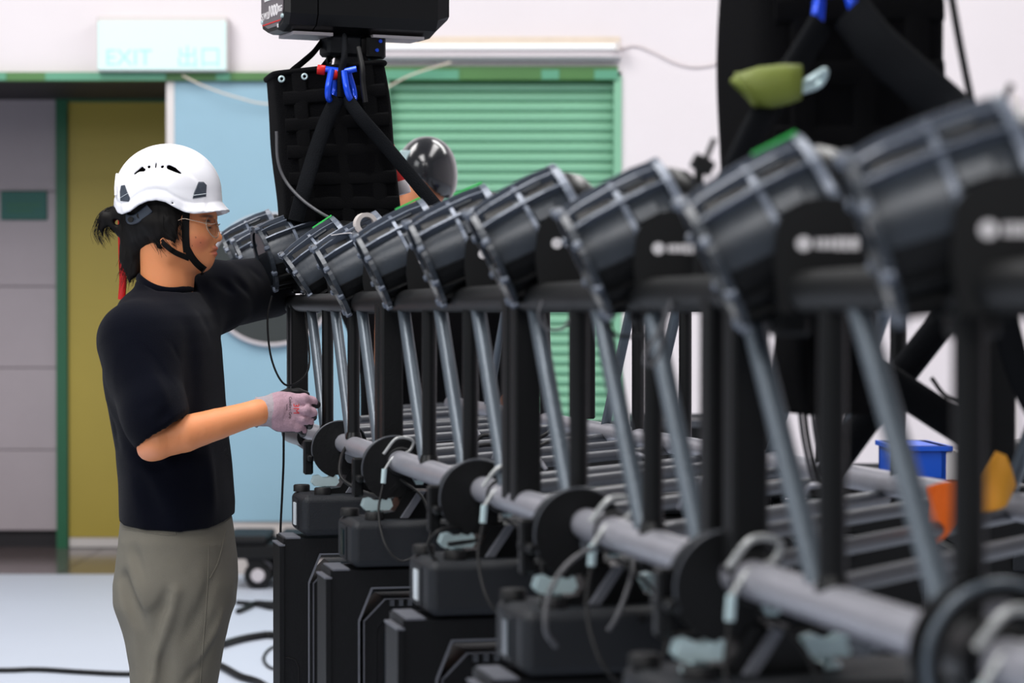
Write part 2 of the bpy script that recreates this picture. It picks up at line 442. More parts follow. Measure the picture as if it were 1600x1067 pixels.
# recess with mauve panels and the olive door
xl = X2(92)
wg = sbox('wall_recess', 'base_dark', -8.5, xl, D2, D2+.3, 0, Z1(113)+.2)
zz = [Z2(829), Z2(703), Z2(575), Z2(448), Z2(300), Z2(140), Z1(100)+.1]
for i in range(6):
    for (a, b) in ((-6.2, X2(-240)), (X2(-240)+.006, xl-.005)):
        sbox('panel', 'panel_mauve', a, b, D2-.03, D2+.01, zz[i]+.004, zz[i+1], wg, ch=.003)
sbox('wall_recess_end', 'panel_mauve', -7, -6.7, D1, D2, 0, zb)
sbox('ceiling_recess', 'base_dark', -7, xs0, D1+.3, D2+.3, zb-.02, zb+.05)
gr = sbox('floor_recess', 'grout', -7, xs0, D1-.01, D2+.3, -.1, -.006)
tx = np.arange(-6.6, xs0, .6)
for x in tx:
    for y0 in (D1-.005, D1+.6, D1+1.2):
        y1 = min(y0+.596, D2)
        x0_, x1_ = x, min(x+.594, xs0-.002)
        if x1_-x0_ > .05: sbox('tile', 'tile_brown', x0_, x1_, y0, y1, -.02, 0, gr)
# beam
bt = sbox('trim_1', 'beam_green', -7, xs1, D1-.05, D1+.02, Z1(127), Z1(114))
for a, b in ((-40, 14), (75, 262), (340, 362)):
    sbox('teal_strip', 'beam_teal', X1(a), X1(b), D1-.06, D1-.049, Z1(127), Z1(115), bt)
# door
x0, x1 = xl, X2(268)+.35
d = sbox('door_1', 'frame_green', x0, x0+.065, D2-.09, D2, 0, Z2(135))
d['kind'] = 'structure'
sbox('lintel', 'frame_green', x0+.066, x1, D2-.09, D2, Z2(160), Z2(135), d)
sbox('transom_panel', 'base_dark', x0-.02, x1, D2, D2+.05, Z2(134), zb+.02, d)
leaf = sbox('door_leaf', 'door_olive', x0+.067, x1, D2-.05, D2-.005, Z2(838), Z2(161), d)
sbox('kick_plate', 'rim_white', x0+.07, x1, D2-.06, D2-.01, Z2(853), Z2(839), leaf)
MB().lathe([(0, .001), (.004, .028), (.03, .028), (.05, .02)], 16, 'y', T=Matrix.Translation((X2(228), D2-.13, Z2(149)))).build('door_closer', 'steel', d)
# teal wall plate
p = sbox('wall_sign', 'sign_teal', X2(4), X2(76), D2-.05, D2-.032, Z2(344), Z2(299), ch=.004)
if 'kind' in p.keys(): del p['kind']
tag(p, 'teal rectangular plate on the mauve wall left of the olive door', 'sign')
for k in range(2):
    MB().box(X2(14), X2(66-12*k), D2-.054, D2-.05, Z2(322+9*k), Z2(319+9*k)).build('print_line', 'frame_green', p)
# exit light
e = empty('exit_sign', 'glowing white and pale green exit light box above the door', 'exit sign', (X1(259), D1, Z1(113)))
hw = (X1(358)-X1(160))/2; hh = Z1(38)-Z1(113)
MB().box(-hw-.006, hw+.006, -.12, 0, -.005, hh+.03, ch=.006).build('housing', 'rim_white', e)
MB().box(-hw, hw, -.128, -.12, .0, hh, ch=.003).build('light_panel', 'sign_glow', e)
text_mesh('EXIT', .12, 'lettering', 'sign_green', e, Matrix.Translation((-hw*.52, -.129, hh*.24)) @ FACE, .001)
text_mesh('出口', .12, 'lettering', 'sign_green', e, Matrix.Translation((hw*.58, -.129, hh*.24)) @ FACE, .001)
# round window
cx, cz = X1(425), Z1(437); R = 105/295
rw = MB().lathe([(-.03, R-.022), (-.042, R-.012), (-.038, R-.002), (0, R)], 64, 'y', cap=False).build('window_1', 'grey_light', None, Matrix.Translation((cx, D1-.012, cz))); struct(rw)
MB().lathe([(-.02, R-.012), (-.014, R-.012)], 64, 'y', smooth=False).build('pane', 'glass_dark', rw)
MB().box(-.19, .33, -.027, -.021, -.145, -.055).build('white_band', 'print_white', rw)  # plain white band across the pane
# roller shutter
sh = empty('roller_shutter', 'green slatted roller shutter in the white wall', 'shutter', ((xs1+xs2)/2, D1+.1, 0))
hwid = (xs2-xs1)/2; top = Z1(119)
MB().box(-hwid-.02, -hwid+.035, -.12, .02, 0, top).build('guide_rail', 'shutter_green', sh)
MB().box(hwid-.02, hwid+.02, -.12, .02, 0, top).build('guide_rail', 'shutter_green', sh)
MB().box(-hwid, hwid, -.13, .02, top-.02, top+.05).build('top_rail', 'beam_green', sh)
for a, b in ((-1, -.35), (.35, .5), (.8, 1)): MB().box(hwid*a, hwid*b, -.136, -.13, top-.02, top+.03).build('teal_strip', 'beam_teal', sh)
pitch = 15.9/295
prof = [(0, 0), (-.012, .006), (-.02, pitch*.35), (-.02, pitch*.6), (-.011, pitch*.88), (0, pitch*.94), (.006, pitch*.94), (.006, 0)]
sl = None
n = int(top/pitch)
for k in range(n):
    T = Matrix.Translation((0, -.02, top-.02-pitch*(k+1)))
    if sl is None: sl = MB().prism(prof, -hwid+.03, hwid-.02, 'x').build('slat', 'shutter_green', sh, T)
    else: put('slat', sl.data, sh, T)
sbox('wall_behind_shutter', 'base_dark', xs1, xs2+.02, D1+.15, D1+.3, 0, zb)
# batten light above shutter
f = empty('batten_light', 'long white tube light fixed above the green shutter', 'light', (X1(770), D1, Z1(96)))
L = (X1(969)-X1(572))/2
MB().box(-L-.005, L, -.01, 0, .045, .13).build('stained_board', 'stain_beige', f)
MB().prism([(-.06, 0), (-.09, .015), (-.07, .055), (-.01, .06), (-.01, 0)], -L, L, 'x').build('reflector', 'grey_light', f)
MB().cyl((-L+.03, -.085, .068), (L-.03, -.085, .068), .016).build('lamp_tube', 'tube_glow', f)
for s in (-1, 1): MB().box(s*(L-.02)-.012, s*(L-.02)+.012, -.105, -.01, .045, .09, ch=.004).build('lamp_holder', 'rim_white', f)
tag(MB().tube(smooth_path([W(970, 76, D1-.01), W(1000, 73, D1-.01), (W(1060, 100, D1-.01)), W(1100, 104, D1-.01), W(1160, 88, D1-.01), W(1250, 60, D1-.01)]), .0045, 6).build('wall_wire', 'wire_pale'), 'thin pale wire sagging along the white wall from the tube light', 'wire')
tag(MB().tube(smooth_path([W(285, 118, D1-.08), W(320, 135, D1-.1), W(370, 152, D1-.08), W(430, 163, D1-.06), W(560, 155, D1-.06), W(640, 118, D1-.08), W(705, 97, D1-.1)]), .0045, 6).build('wall_wire', 'stain_beige'), 'beige wire drooping below the beam across the blue wall', 'wire')
# dolly
dz = 12.3
dl = empty('dolly', 'low black wheeled dolly standing by the blue wall', 'dolly', (W(400, 487, dz).x, dz, 0))
h1 = W(400, 866, dz).z; h2 = W(400, 834, dz).z
MB().box(-.14, .75, -.25, .25, h1, h2-.03, ch=.01).build('deck', 'black_paint', dl)
for k, (a, b) in enumerate(((-.14, .08), (.12, .4), (.44, .75))): MB().box(a, b, -.26, .2, h2-.03, h2+.012, ch=.012).build('pad', 'rubber', dl)
for x, y in ((.02, -.19), (.65, -.19), (.02, .19), (.65, .19)):
    ck = MB().prism([(x-.05, h1), (x+.04, h1), (x+.03, .06), (x-.01, .05)], y-.03, y+.03).build('caster_fork', 'black_paint', dl)
    MB().lathe([(-.018, .055), (-.014, .07), (.014, .07), (.018, .055)], 24, 'y', T=Matrix.Translation((x+.01, y, .07))).build('wheel', 'rubber', ck)
    MB().lathe([(-.034, .03), (-.032, .035), (.032, .035), (.034, .03)], 16, 'y', T=Matrix.Translation((x+.01, y, .07))).build('hub', 'grey_light', ck)
# floor cables
def gp(px, py, h=.012):
    """pixel on the floor -> point"""
    x = (px-800)/F; yy = -(py-533.5)/F
    dy = math.cos(TH)+yy*math.sin(TH); dzz = -math.sin(TH)+yy*math.cos(TH)
    t = (h-CAMH)/dzz; return Vector((x*t, dy*t, h))
def fcable(pts, r, label, m='rubber'):
    tag(MB().tube(smooth_path([gp(a, b, r) for a, b in pts]), r, 8).build('floor_cable', m), label, 'cable')
fcable([(-120, 1044), (0, 1047), (60, 1046), (130, 1050), (200, 1053), (260, 1050), (330, 1046)], .010, 'black cable running along the pale floor left of the technician')
fcable([(330, 1012), (370, 1000), (400, 994), (426, 992), (470, 1000), (520, 990)], .016, 'thick black cable on the floor between technician and first strobe')
fcable([(300, 1020), (345, 1040), (375, 1056), (405, 1066), (440, 1090)], .014, 'dark cable bending down the floor right of the trousers')
fcable([(372, 955), (390, 947), (400, 942), (425, 943), (470, 940)], .013, 'forked cable lying on the floor below the dolly')
fcable([(370, 941), (400, 944), (430, 950), (480, 946)], .011, 'thinner cable crossing the floor below the dolly')
fcable([(440, 1005), (420, 1015), (412, 1028), (418, 1040), (432, 1045), (460, 1040)], .006, 'small loop of thin cable on the floor')
# road cases behind the rig
for k, (a, b, t) in enumerate(((640, 800, 665), (815, 985, 668), (995, 1215, 657), (1290, 1420, 740))):
    z0 = 8.6; xa, xb = W(a, 487, z0).x, W(b, 487, z0).x; h = W(800, t, z0).z
    rc = empty('road_case', ['black road case behind the rig, leftmost of the row', 'black road case behind the rig, second from left', 'tall black road case behind the rig beside the white wall', 'low black road case behind the hanging sling, under the blue crate'][k], 'case', (xa, z0, 0), group='road cases behind the rig')
    wd = xb-xa
    MB().box(.01, wd-.01, .01, .59, .12, h-.01).build('shell', 'black_paint', rc)
    e_ = MB()
    for x in (0, wd-.025): 
        for y in (0, .575): e_.box(x, x+.025, y, y+.025, .11, h)
    for z in (.11, h*.7, h-.025):
        for y in (0, .575): e_.box(0, wd, y, y+.025, z, z+.025)
        for x in (0, wd-.025): e_.box(x, x+.025, 0, .6, z, z+.025)
    e_.build('edge_trim', 'lacing_grey', rc)
    for x in (.08, wd-.08):
        for y in (.08, .52): MB().lathe([(-.02, .05), (.02, .05)], 16, 'x', T=Matrix.Translation((x, y, .05))).build('wheel', 'rubber', rc)
        for y in (.08, .52): MB().box(x-.03, x+.03, y-.03, y+.03, .05, .12).build('caster_plate', 'black_satin', rc)
# ------------------------------------------------------------------ lighting truss
A = math.atan(.232); CA, SA = math.cos(A), math.sin(A)
CH0 = .7475; HB = CAMH-.25; HT = 1.408
def TL(lx, Y, h):
    ly = (Y-lx*SA)/CA
    return Vector((CH0+lx*CA-ly*SA, Y, h))
tr = empty('lighting_truss', 'long black lighting truss carrying the lamps and strobes', 'truss', TL(0, 3.4, HB))
tr.location.z = HB
TI = Matrix.Translation(-tr.location)
def tpart(name, m, mb): return mb.build(name, m, tr, TI)
CW = .60
tpart('bottom_chord', 'grey_tube', MB().cyl(TL(0, 1.2, HB), TL(0, 5.12, HB), .0185, 28))
tpart('bottom_chord', 'grey_tube', MB().cyl(TL(CW, 1.2, HB), TL(CW, 6.6, HB), .0185, 20))
tpart('top_chord', 'black_paint', MB().cyl(TL(0, 1.2, HT), TL(0, 6.3, HT), .0185, 20))
tpart('top_chord', 'black_paint', MB().cyl(TL(CW, 1.2, HT), TL(CW, 6.3, HT), .0185, 20))
tpart('end_cap', 'black_satin', MB().cyl(TL(0, 5.06, HB-.012), TL(0, 5.30, HB-.014), .024, 20))
tpart('under_bracket', 'black_paint', MB().tube(smooth_path([TL(-.004, 5.34, HB-.012), TL(-.004, 5.2, HB-.022), TL(-.004, 5.0, HB-.030), TL(-.002, 4.86, HB-.030)]), .012, 12))
PY = [1.775, 2.05, 2.575, 2.88, 3.48, 3.78, 4.49, 4.80, 5.55, 5.9]
for Y in PY:
    if Y < 5.2: 
        tpart('post', 'black_satin', MB().cyl(TL(0, Y, HB), TL(0, Y, HT), .0115 if Y > 2.2 else .0125, 16))
        tpart('weld_collar', 'black_satin', MB().lathe([(0, .016), (.012, .013)], 16, 'z', T=Matrix.Translation(TL(0, Y, HB+.014))))
    tpart('post', 'black_satin', MB().cyl(TL(CW, Y, HB), TL(CW, Y, HT), .012, 12))
for Y in (2.31, 3.17, 4.13, 5.22):
    for lx in (0, CW):
        for dY in (-.024, .024):
            T = Matrix.Translation(TL(lx, Y+dY*(1.5 if Y < 3 else 1), 0)) @ Matrix.Rotation(A, 4, 'Z')
            tpart('end_frame_post', 'black_paint', MB().box(-.018, .018, -.016, .016, HB+(0 if Y < 5.2 else .02), HT, T, ch=.003))
for Y in PY:
    if Y < 5.2: tpart('brace', 'brace_grey', MB().cyl(TL(0, Y+.03, HB+.01), TL(0, Y+.225, HT), .0105, 16))
    tpart('brace', 'brace_grey', MB().cyl(TL(CW, Y+.24, HB+.01), TL(CW, Y+.04, HT), .010, 12))
for Y in (2.33, 3.18, 4.15):
    tpart('brace', 'brace_grey', MB().cyl(TL(0, Y+.075, HB+.01), TL(0, Y+.26, HT), .0105, 16))
Y = 1.35
k = 0
while Y < 6.4:
    y1 = Y+.70
    a = TL(.0, Y, HB-.012); b = TL(CW, y1, HB-.012)
    if Y > 5.05:     # beyond the end of the near chord the lacing starts at the joint
        a0 = a
        for q_ in np.linspace(0, .95, 40):
            a = a0.lerp(b, q_)
            if 800+F*a.x/a.y > 500+(Y-5.05)*110: break
    if k % 4 == 3: tpart('lacing', 'lacing_grey', MB().cyl(a+Vector((0, 0, -.01)), b+Vector((0, 0, -.01)), .0125, 10))
    else: tpart('lacing', 'lacing_grey', MB().cyl(a, b, .0100, 12))
    Y += .212; k += 1
for k in range(7):      # clips on the lacing
    q = random.uniform(.25, .8); Y = random.uniform(2.7, 5.2)
    p0 = TL(0, Y, HB).lerp(TL(CW, Y+.5, HB), q)
    tpart('hook_clip', 'grey_tube', MB().tube(smooth_path([p0, p0+Vector((.01, -.01, .022)), p0+Vector((.035, -.02, .015)), p0+Vector((.05, -.03, -.004))], 4), .0035, 6))

# ------------------------------------------------------------------ strobe fixtures under the chord
def arc(r, a0, a1, n): return [(r*math.cos(a0+(a1-a0)*i/n), r*math.sin(a0+(a1-a0)*i/n)) for i in range(n+1)]
def make_strobe(Y, label, disp):
    o = empty('strobe_fixture', label, 'stage light', TL(0, Y, HB), A, 'strobe fixtures hanging under the truss')
    zt = -.095; H = .076
    b = MB().box(-.088, .34, -.078, .078, zt-H, zt, ch=.009).build('base', 'casing', o)
    bev = b.modifiers.new('soft', 'BEVEL'); bev.width = .004; bev.segments = 2; bev.limit_method = 'ANGLE'; bev.angle_limit = .5
    g = MB()
    for k in range(22): g.box(.05+.012*k, .056+.012*k, -.0795, -.077, zt-.016, zt-.006)
    g.build('vent', 'rubber', b)
    MB().box(.075, .30, -.094, -.079, zt-.04, zt-.026, ch=.003).build('handle', 'rubber', b)
    fr = MB().box(-.0905, -.087, -.028, .028, zt-.066, zt-.012).build('display_frame', 'casing', b)
    MB().box(-.093, -.0905, -.013, .013, zt-.060, zt-.018).build('display', disp, fr)
    for x, y in ((-.072, .045), (-.045, -.045), (.29, .045), (.31, -.045)):
        MB().lathe([(0, .016), (.011, .016), (.013, .014)], 18, 'z', T=Matrix.Translation((x, y, zt))).build('rubber_foot', 'rubber', b)
    MB().lathe([(0, .006), (.008, .006)], 12, 'z', T=Matrix.Translation((-.03, .0, zt))).build('fuse_cap', 'rubber', b)
    # bracket with quick release cams
    br = MB().prism([(-.03, zt), (.085, zt), (.085, zt+.008), (.07, zt+.012), (.052, zt+.045), (.01, zt+.045), (-.008, zt+.012), (-.03, zt+.008)], -.03, .03).build('bracket', 'black_satin', o)
    MB().prism([(.0, zt+.002), (.012, zt+.002), (.042, zt+.046), (.030, zt+.046)], -.046, -.034).build('bracket_arm', 'casing_edge', br)
    for x in (-.036, .092):
        cm = MB().lathe([(0, .017), (.004, .017), (.006, .010), (.012, .010)], 16, 'z', T=Matrix.Translation((x, -.01, zt+.002))).build('camlock', 'steel', o)
        for y in (-.008, .008):
            pl = [(x-.020, 0), (x-.026, .007), (x-.022, .019), (x-.012, .021), (x-.005, .016), (x+.005, .016), (x+.012, .021), (x+.022, .019), (x+.026, .007), (x+.020, 0)]
            MB().prism([(u, v+zt+.014) for u, v in pl], -.014+y-.003, -.014+y+.003).build('wing', 'steel', cm)
    # clamp round the chord
    cl = MB()
    full = [2*PI*k/32 for k in range(32)]; part_ = [math.radians(a) for a in np.linspace(15, 255, 28)]
    for y, ro in ((-.026, .054), (.010, .050)):
        cl.ringprism([(ro*math.cos(a)-.008, ro*math.sin(a)-.012) for a in part_], [(.0190*math.cos(a), .0190*math.sin(a)) for a in part_], y, y+.005)
    cl.ringprism([(.034*math.cos(a)-.006, .034*math.sin(a)-.010) for a in full], [(.0190*math.cos(a), .0190*math.sin(a)) for a in full], -.022, .012)
    cl.box(-.022, .022, -.024, .024, -.06, -.017).box(-.03, .03, -.02, .02, -.052, -.046)
    c = cl.build('clamp', 'black_paint', o)
    MB().tube([(.0545*math.cos(t)-.008, -.025, .0545*math.sin(t)-.012) for t in np.linspace(.5, PI+.4, 24)], .0016, 6).tube([(.0505*math.cos(t)-.008, .011, .0505*math.sin(t)-.012) for t in np.linspace(.6, PI, 24)], .0013, 6).build('clamp_highlight', 'lacing_grey', c)  # lighter arcs are painted highlights on the plate edges
    MB().lathe([(-.075, .0055), (-.026, .0055)], 12, 'x', T=Matrix.Translation((0, 0, -.028))).build('bolt', 'black_satin', c)
    h = MB()
    h.box(-.075, -.057, -.008, .008, -.06, .006, ch=.003).box(-.071, -.060, -.03, .03, -.034, -.022, ch=.003)
    h.build('wing_handle', 'black_satin', c)
    MB().lathe([(-.025, .011), (-.015, .011)], 6, 'y', smooth=False, T=Matrix.Translation((.035, 0, -.03))).build('hex_nut', 'steel', c)
    # yoke
    x0, x1, zt2, zb = -.128, .385, zt-H-.006, -.70; ay = .052
    op = [(x1-.057, zb), (x1-.057, zt2-.086), (x1-.079, zt2-.032), (x0+.079, zt2-.032), (x0+.057, zt2-.086), (x0+.057, zb)]
    yk = MB().prism([(x0+.008, zt2), (x1-.008, zt2), (x1-.008, zb)]+op+[(x0+.008, zb)], -ay, ay).build('yoke', 'yoke_dark', o)
    op2 = [(a+(.003 if a > .1 else -.003), b+.003) for a, b in op]; op2[0] = (op2[0][0], zb); op2[-1] = (op2[-1][0], zb)
    g = MB()
    for k in range(len(op)-1): g.raw([(op[k][0], -ay-.0012, op[k][1]), (op[k+1][0], -ay-.0012, op[k+1][1]), (op2[k+1][0], -ay-.0012, op2[k+1][1]), (op2[k][0], -ay-.0012, op2[k][1]), (op[k][0], -ay+.006, op[k][1]), (op[k+1][0], -ay+.006, op[k+1][1]), (op2[k+1][0], -ay+.006, op2[k+1][1]), (op2[k][0], -ay+.006, op2[k][1])], [(0, 1, 2, 3), (7, 6, 5, 4), (0, 4, 5, 1), (1, 5, 6, 2), (2, 6, 7, 3), (3, 7, 4, 0)])
    g.build('opening_highlight', 'casing_edge', yk)  # pale line paints the light caught by the opening's edge
    MB().box(x0, x0+.0085, -ay-.004, ay-.012, zb, zt2-.013).build('yoke_cover', 'yoke_dark', yk)
    MB().box(x0-.0015, x0+.010, -ay-.0055, ay-.010, zt2-.0135, zt2-.0105).build('cover_lip', 'casing_edge', yk)
    MB().box(x0+.012, x0+.04, -ay-.001, ay, zt2-.0005, zt2+.0025).build('yoke_lip', 'casing_edge', yk)
    MB().tube([(x0+.012, -ay-.0005, -.40), (x0+.03, -ay-.0005, -.405), (x0+.036, -ay-.0005, -.42), (x0+.036, -ay-.0005, -.53), (x0+.028, -ay-.0005, -.545), (x0+.01, -ay-.0005, -.545)], .0015, 6).build('cover_seam', 'rubber', yk)
    MB().lathe([(-.001, .007), (.001, .007)], 12, 'y', T=Matrix.Translation((x0+.025, -ay, -.53))).build('screw', 'rubber', yk)
    # head
    hx0, hx1, hz0, hz1 = x0+.065, x1-.065, zt2-.050, zb-.02
    c_ = .036
    pol = [(hx0, hz0-c_), (hx0+c_, hz0), (hx1-c_, hz0), (hx1, hz0-c_), (hx1, hz1+c_), (hx1-c_, hz1), (hx0+c_, hz1), (hx0, hz1+c_)]
    cxm, czm = (hx0+hx1)/2, (hz0+hz1)/2
    inn = [(cxm+(u-cxm)*.88, czm+(v-czm)*.93) for u, v in pol]; inn2 = [(cxm+(u-cxm)*.985, czm+(v-czm)*.992) for u, v in pol]
    hd = MB().prism(pol, -.034, .06).build('head', 'yoke_dark', o)
    MB().ringprism(pol, inn2, -.038, -.034).build('head_highlight', 'casing_edge', hd)  # pale bevel line stands for light caught on the head's edge
    MB().ringprism(inn2, inn, -.037, -.030).build('head_bezel', 'yoke_dark', hd)
    lf = None
    fins = MB()
    for k in range(16): fins.box(hx0+c_+.015*k+.008, hx0+c_+.015*k+.015, -.048, -.034, hz0-.012, hz0-.002)
    fins.build('heat_fins', 'lacing_grey', hd)
    for k in range(3):
        xa = hx0+.035+k*(hx1-hx0-.07)/3
        MB().box(xa, xa+(hx1-hx0-.09)/3, -.038, -.031, hz1+.05, hz0-.055, ch=.002).build('lens_panel', 'lens_glass', hd)
    return o
SY = [(4.62, 'strobe fixture nearest the technician, pale display on its base end', 'label_white'),
      (4.06, 'second strobe fixture from the technician, dark display on its base end', 'screen_dark'),
      (3.42, 'middle strobe fixture of the row, white display strip on its base end', 'label_white'),
      (2.87, 'fourth strobe fixture from the technician, wide dark display, blurred', 'screen_dark'),
      (2.32, 'nearest strobe fixture in view, cut by the lower edge of the photo', 'screen_dark')]
for Y, lb, dm in SY: make_strobe(Y, lb, dm)
# loose clamp nearest the camera
o = empty('pipe_clamp', 'large blurred black pipe clamp round the tube at lower right corner', 'clamp', TL(0, 1.74, HB), A)
cl = MB()
for y in (-.024, .012): cl.ringprism(arc(.056, -.7, PI+.5, 26), arc(.046, -.7, PI+.5, 26), y, y+.005)
cl.ringprism(arc(.030, 0, 2*PI*25/26, 25), arc(.0192, 0, 2*PI*25/26, 25), -.02, .014)
cl.box(-.022, .022, -.024, .024, -.06, -.017); cl.build('jaw', 'black_satin', o)
MB().tube([(.057*math.cos(t), -.021, .057*math.sin(t)) for t in np.linspace(-.5, PI+.3, 24)], .0035, 6).build('jaw_highlight', 'brace_grey', o)  # grey arc paints a highlight along the jaw
MB().lathe([(-.075, .0055), (.06, .0055)], 12, 'x', T=Matrix.Translation((0, 0, -.04))).build('bolt', 'steel', o)
MB().box(.03, .05, -.01, .01, -.06, .01, ch=.003).build('wing_handle', 'steel', o)
# safety cables
def safety(Y, s, label):
    p = TL(0, Y, HB)
    q = lambda x, z, y=0: p+Vector((x, y, z))
    o = empty('safety_cable', label, 'cable', p, 0, 'safety cables looped over the chord')
    T = Matrix.Translation(-p)
    MB().tube(smooth_path([q(-.028, .014, -.01), q(-.006, .040, -.01), q(.020, .036, 0), q(.014, .018, 0), q(-.010, .010, -.015), q(-.026, -.012, -.02)], 6), .0032*s, 8).build('wire_eye', 'wire_grey', o, T)
    MB().cyl(q(-.026, -.010, -.02), q(-.028, -.034, -.022), .0045).build('ferrule', 'steel', o, T)
    MB().tube(smooth_path([q(-.028, -.034, -.022), q(-.034, -.08, -.05), q(-.02, -.13, -.095), q(.01, -.155, -.1), q(.05, -.12, -.09), q(.04, -.06, -.04), q(.0, -.028, -.01)], 8), .0022, 6).build('wire', 'rubber', o, T)
    MB().tube([q(.022*math.cos(t)-.0, .022*math.sin(t), .012) for t in np.linspace(0, 2*PI, 18)], .003, 6).build('tail_loop', 'rubber', o, T)
for Y, s, lb in ((4.02, .75, 'grey steel safety cable eye on the tube by the second strobe'),
                 (3.27, 1, 'pale safety cable eye looped on the tube by the middle strobe'),
                 (2.72, 1.1, 'white safety cable eye on the tube by the fourth strobe, slightly blurred'),
                 (2.24, 1.1, 'blurred white safety cable eye on the tube near the paired flat posts'),
                 (1.70, 1.1, 'very blurred pale safety cable eye at the lower right corner')):
    safety(Y, s, lb)
def cable(pts, r, label, m='rubber', n=8, flat=None):
    o = MB().tube(smooth_path(pts, n), r, 7).build('cable', m); return tag(o, label, 'cable')
cable([W(425, 462, 5.0), W(418, 500, 5.0), W(424, 560, 5.0), W(444, 600, 5.0), W(470, 594, 5.02), W(483, 570, 5.05), W(480, 520, 5.1), W(470, 460, 5.15)], .0022, 'thin black cable looping down from the lamp above the gloved hand')
cable([W(443, 655, 5.05), W(443, 720, 5.05), W(441, 770, 5.05), W(438, 850, 5.05), W(440, 1000, 5.05), W(430, 1080, 5.0)], .0025, 'thin black cable hanging straight down from the end of the tube')
cable([W(848, 470, 2.9), W(842, 492, 2.9), W(852, 512, 2.9), W(874, 515, 2.9), W(890, 500, 2.9), W(888, 470, 2.95)], .0022, "short cable loop under the lamps in front of the shutter's lower right", 'cable_grey')
cable([W(950, 505, 2.75), W(960, 522, 2.75), W(985, 526, 2.75), W(1010, 520, 2.7), W(1030, 490, 2.7), W(1060, 460, 2.7)], .0022, 'thin black cable crossing the white gap below the lamps')
cable([W(1050, 470, 2.45), W(1040, 500, 2.45), W(1016, 540, 2.45), W(1008, 565, 2.45), W(1022, 568, 2.45), W(1036, 530, 2.45), W(1042, 480, 2.45)], .0025, 'grey cable loop hanging against the white wall gap', 'cable_grey')
cable([W(740, 690, 4.4), W(760, 680, 4.4), W(790, 690, 4.4), W(830, 700, 4.4), W(860, 690, 4.45), W(880, 700, 4.5)], .004, 'black cable lying across the truss lacing behind the posts')
cable([W(730, 700, 4.4), W(765, 695, 4.4), W(800, 700, 4.42), W(850, 680, 4.45), W(870, 660, 4.5)], .004, 'second black cable bunched on the truss lacing')
cable([W(690, 880, 3.35), W(676, 870, 3.35), W(670, 848, 3.35), W(690, 828, 3.35), W(730, 826, 3.4), W(760, 840, 3.4), W(700, 850, 3.38)], .0028, 'black cable coil lying on the middle strobe base')
cable([W(930, 855, 2.7), W(900, 870, 2.66), W(872, 900, 2.6), W(855, 940, 2.58), W(853, 985, 2.57), W(868, 1010, 2.6)], .0028, 'dark cable drooping from the tube in front of the fourth strobe', 'cable_grey')
cable([W(990, 860, 2.75), W(985, 905, 2.68), W(965, 960, 2.66), W(950, 985, 2.66)], .0025, 'thin cable hanging over the fourth strobe base', 'cable_grey')
cable([W(546, 690, 4.5), W(533, 715, 4.44), W(533, 745, 4.4), W(560, 765, 4.38), W(600, 780, 4.34), W(640, 800, 4.3)], .0035, 'thick black cable curling round the clamp next to the glove')

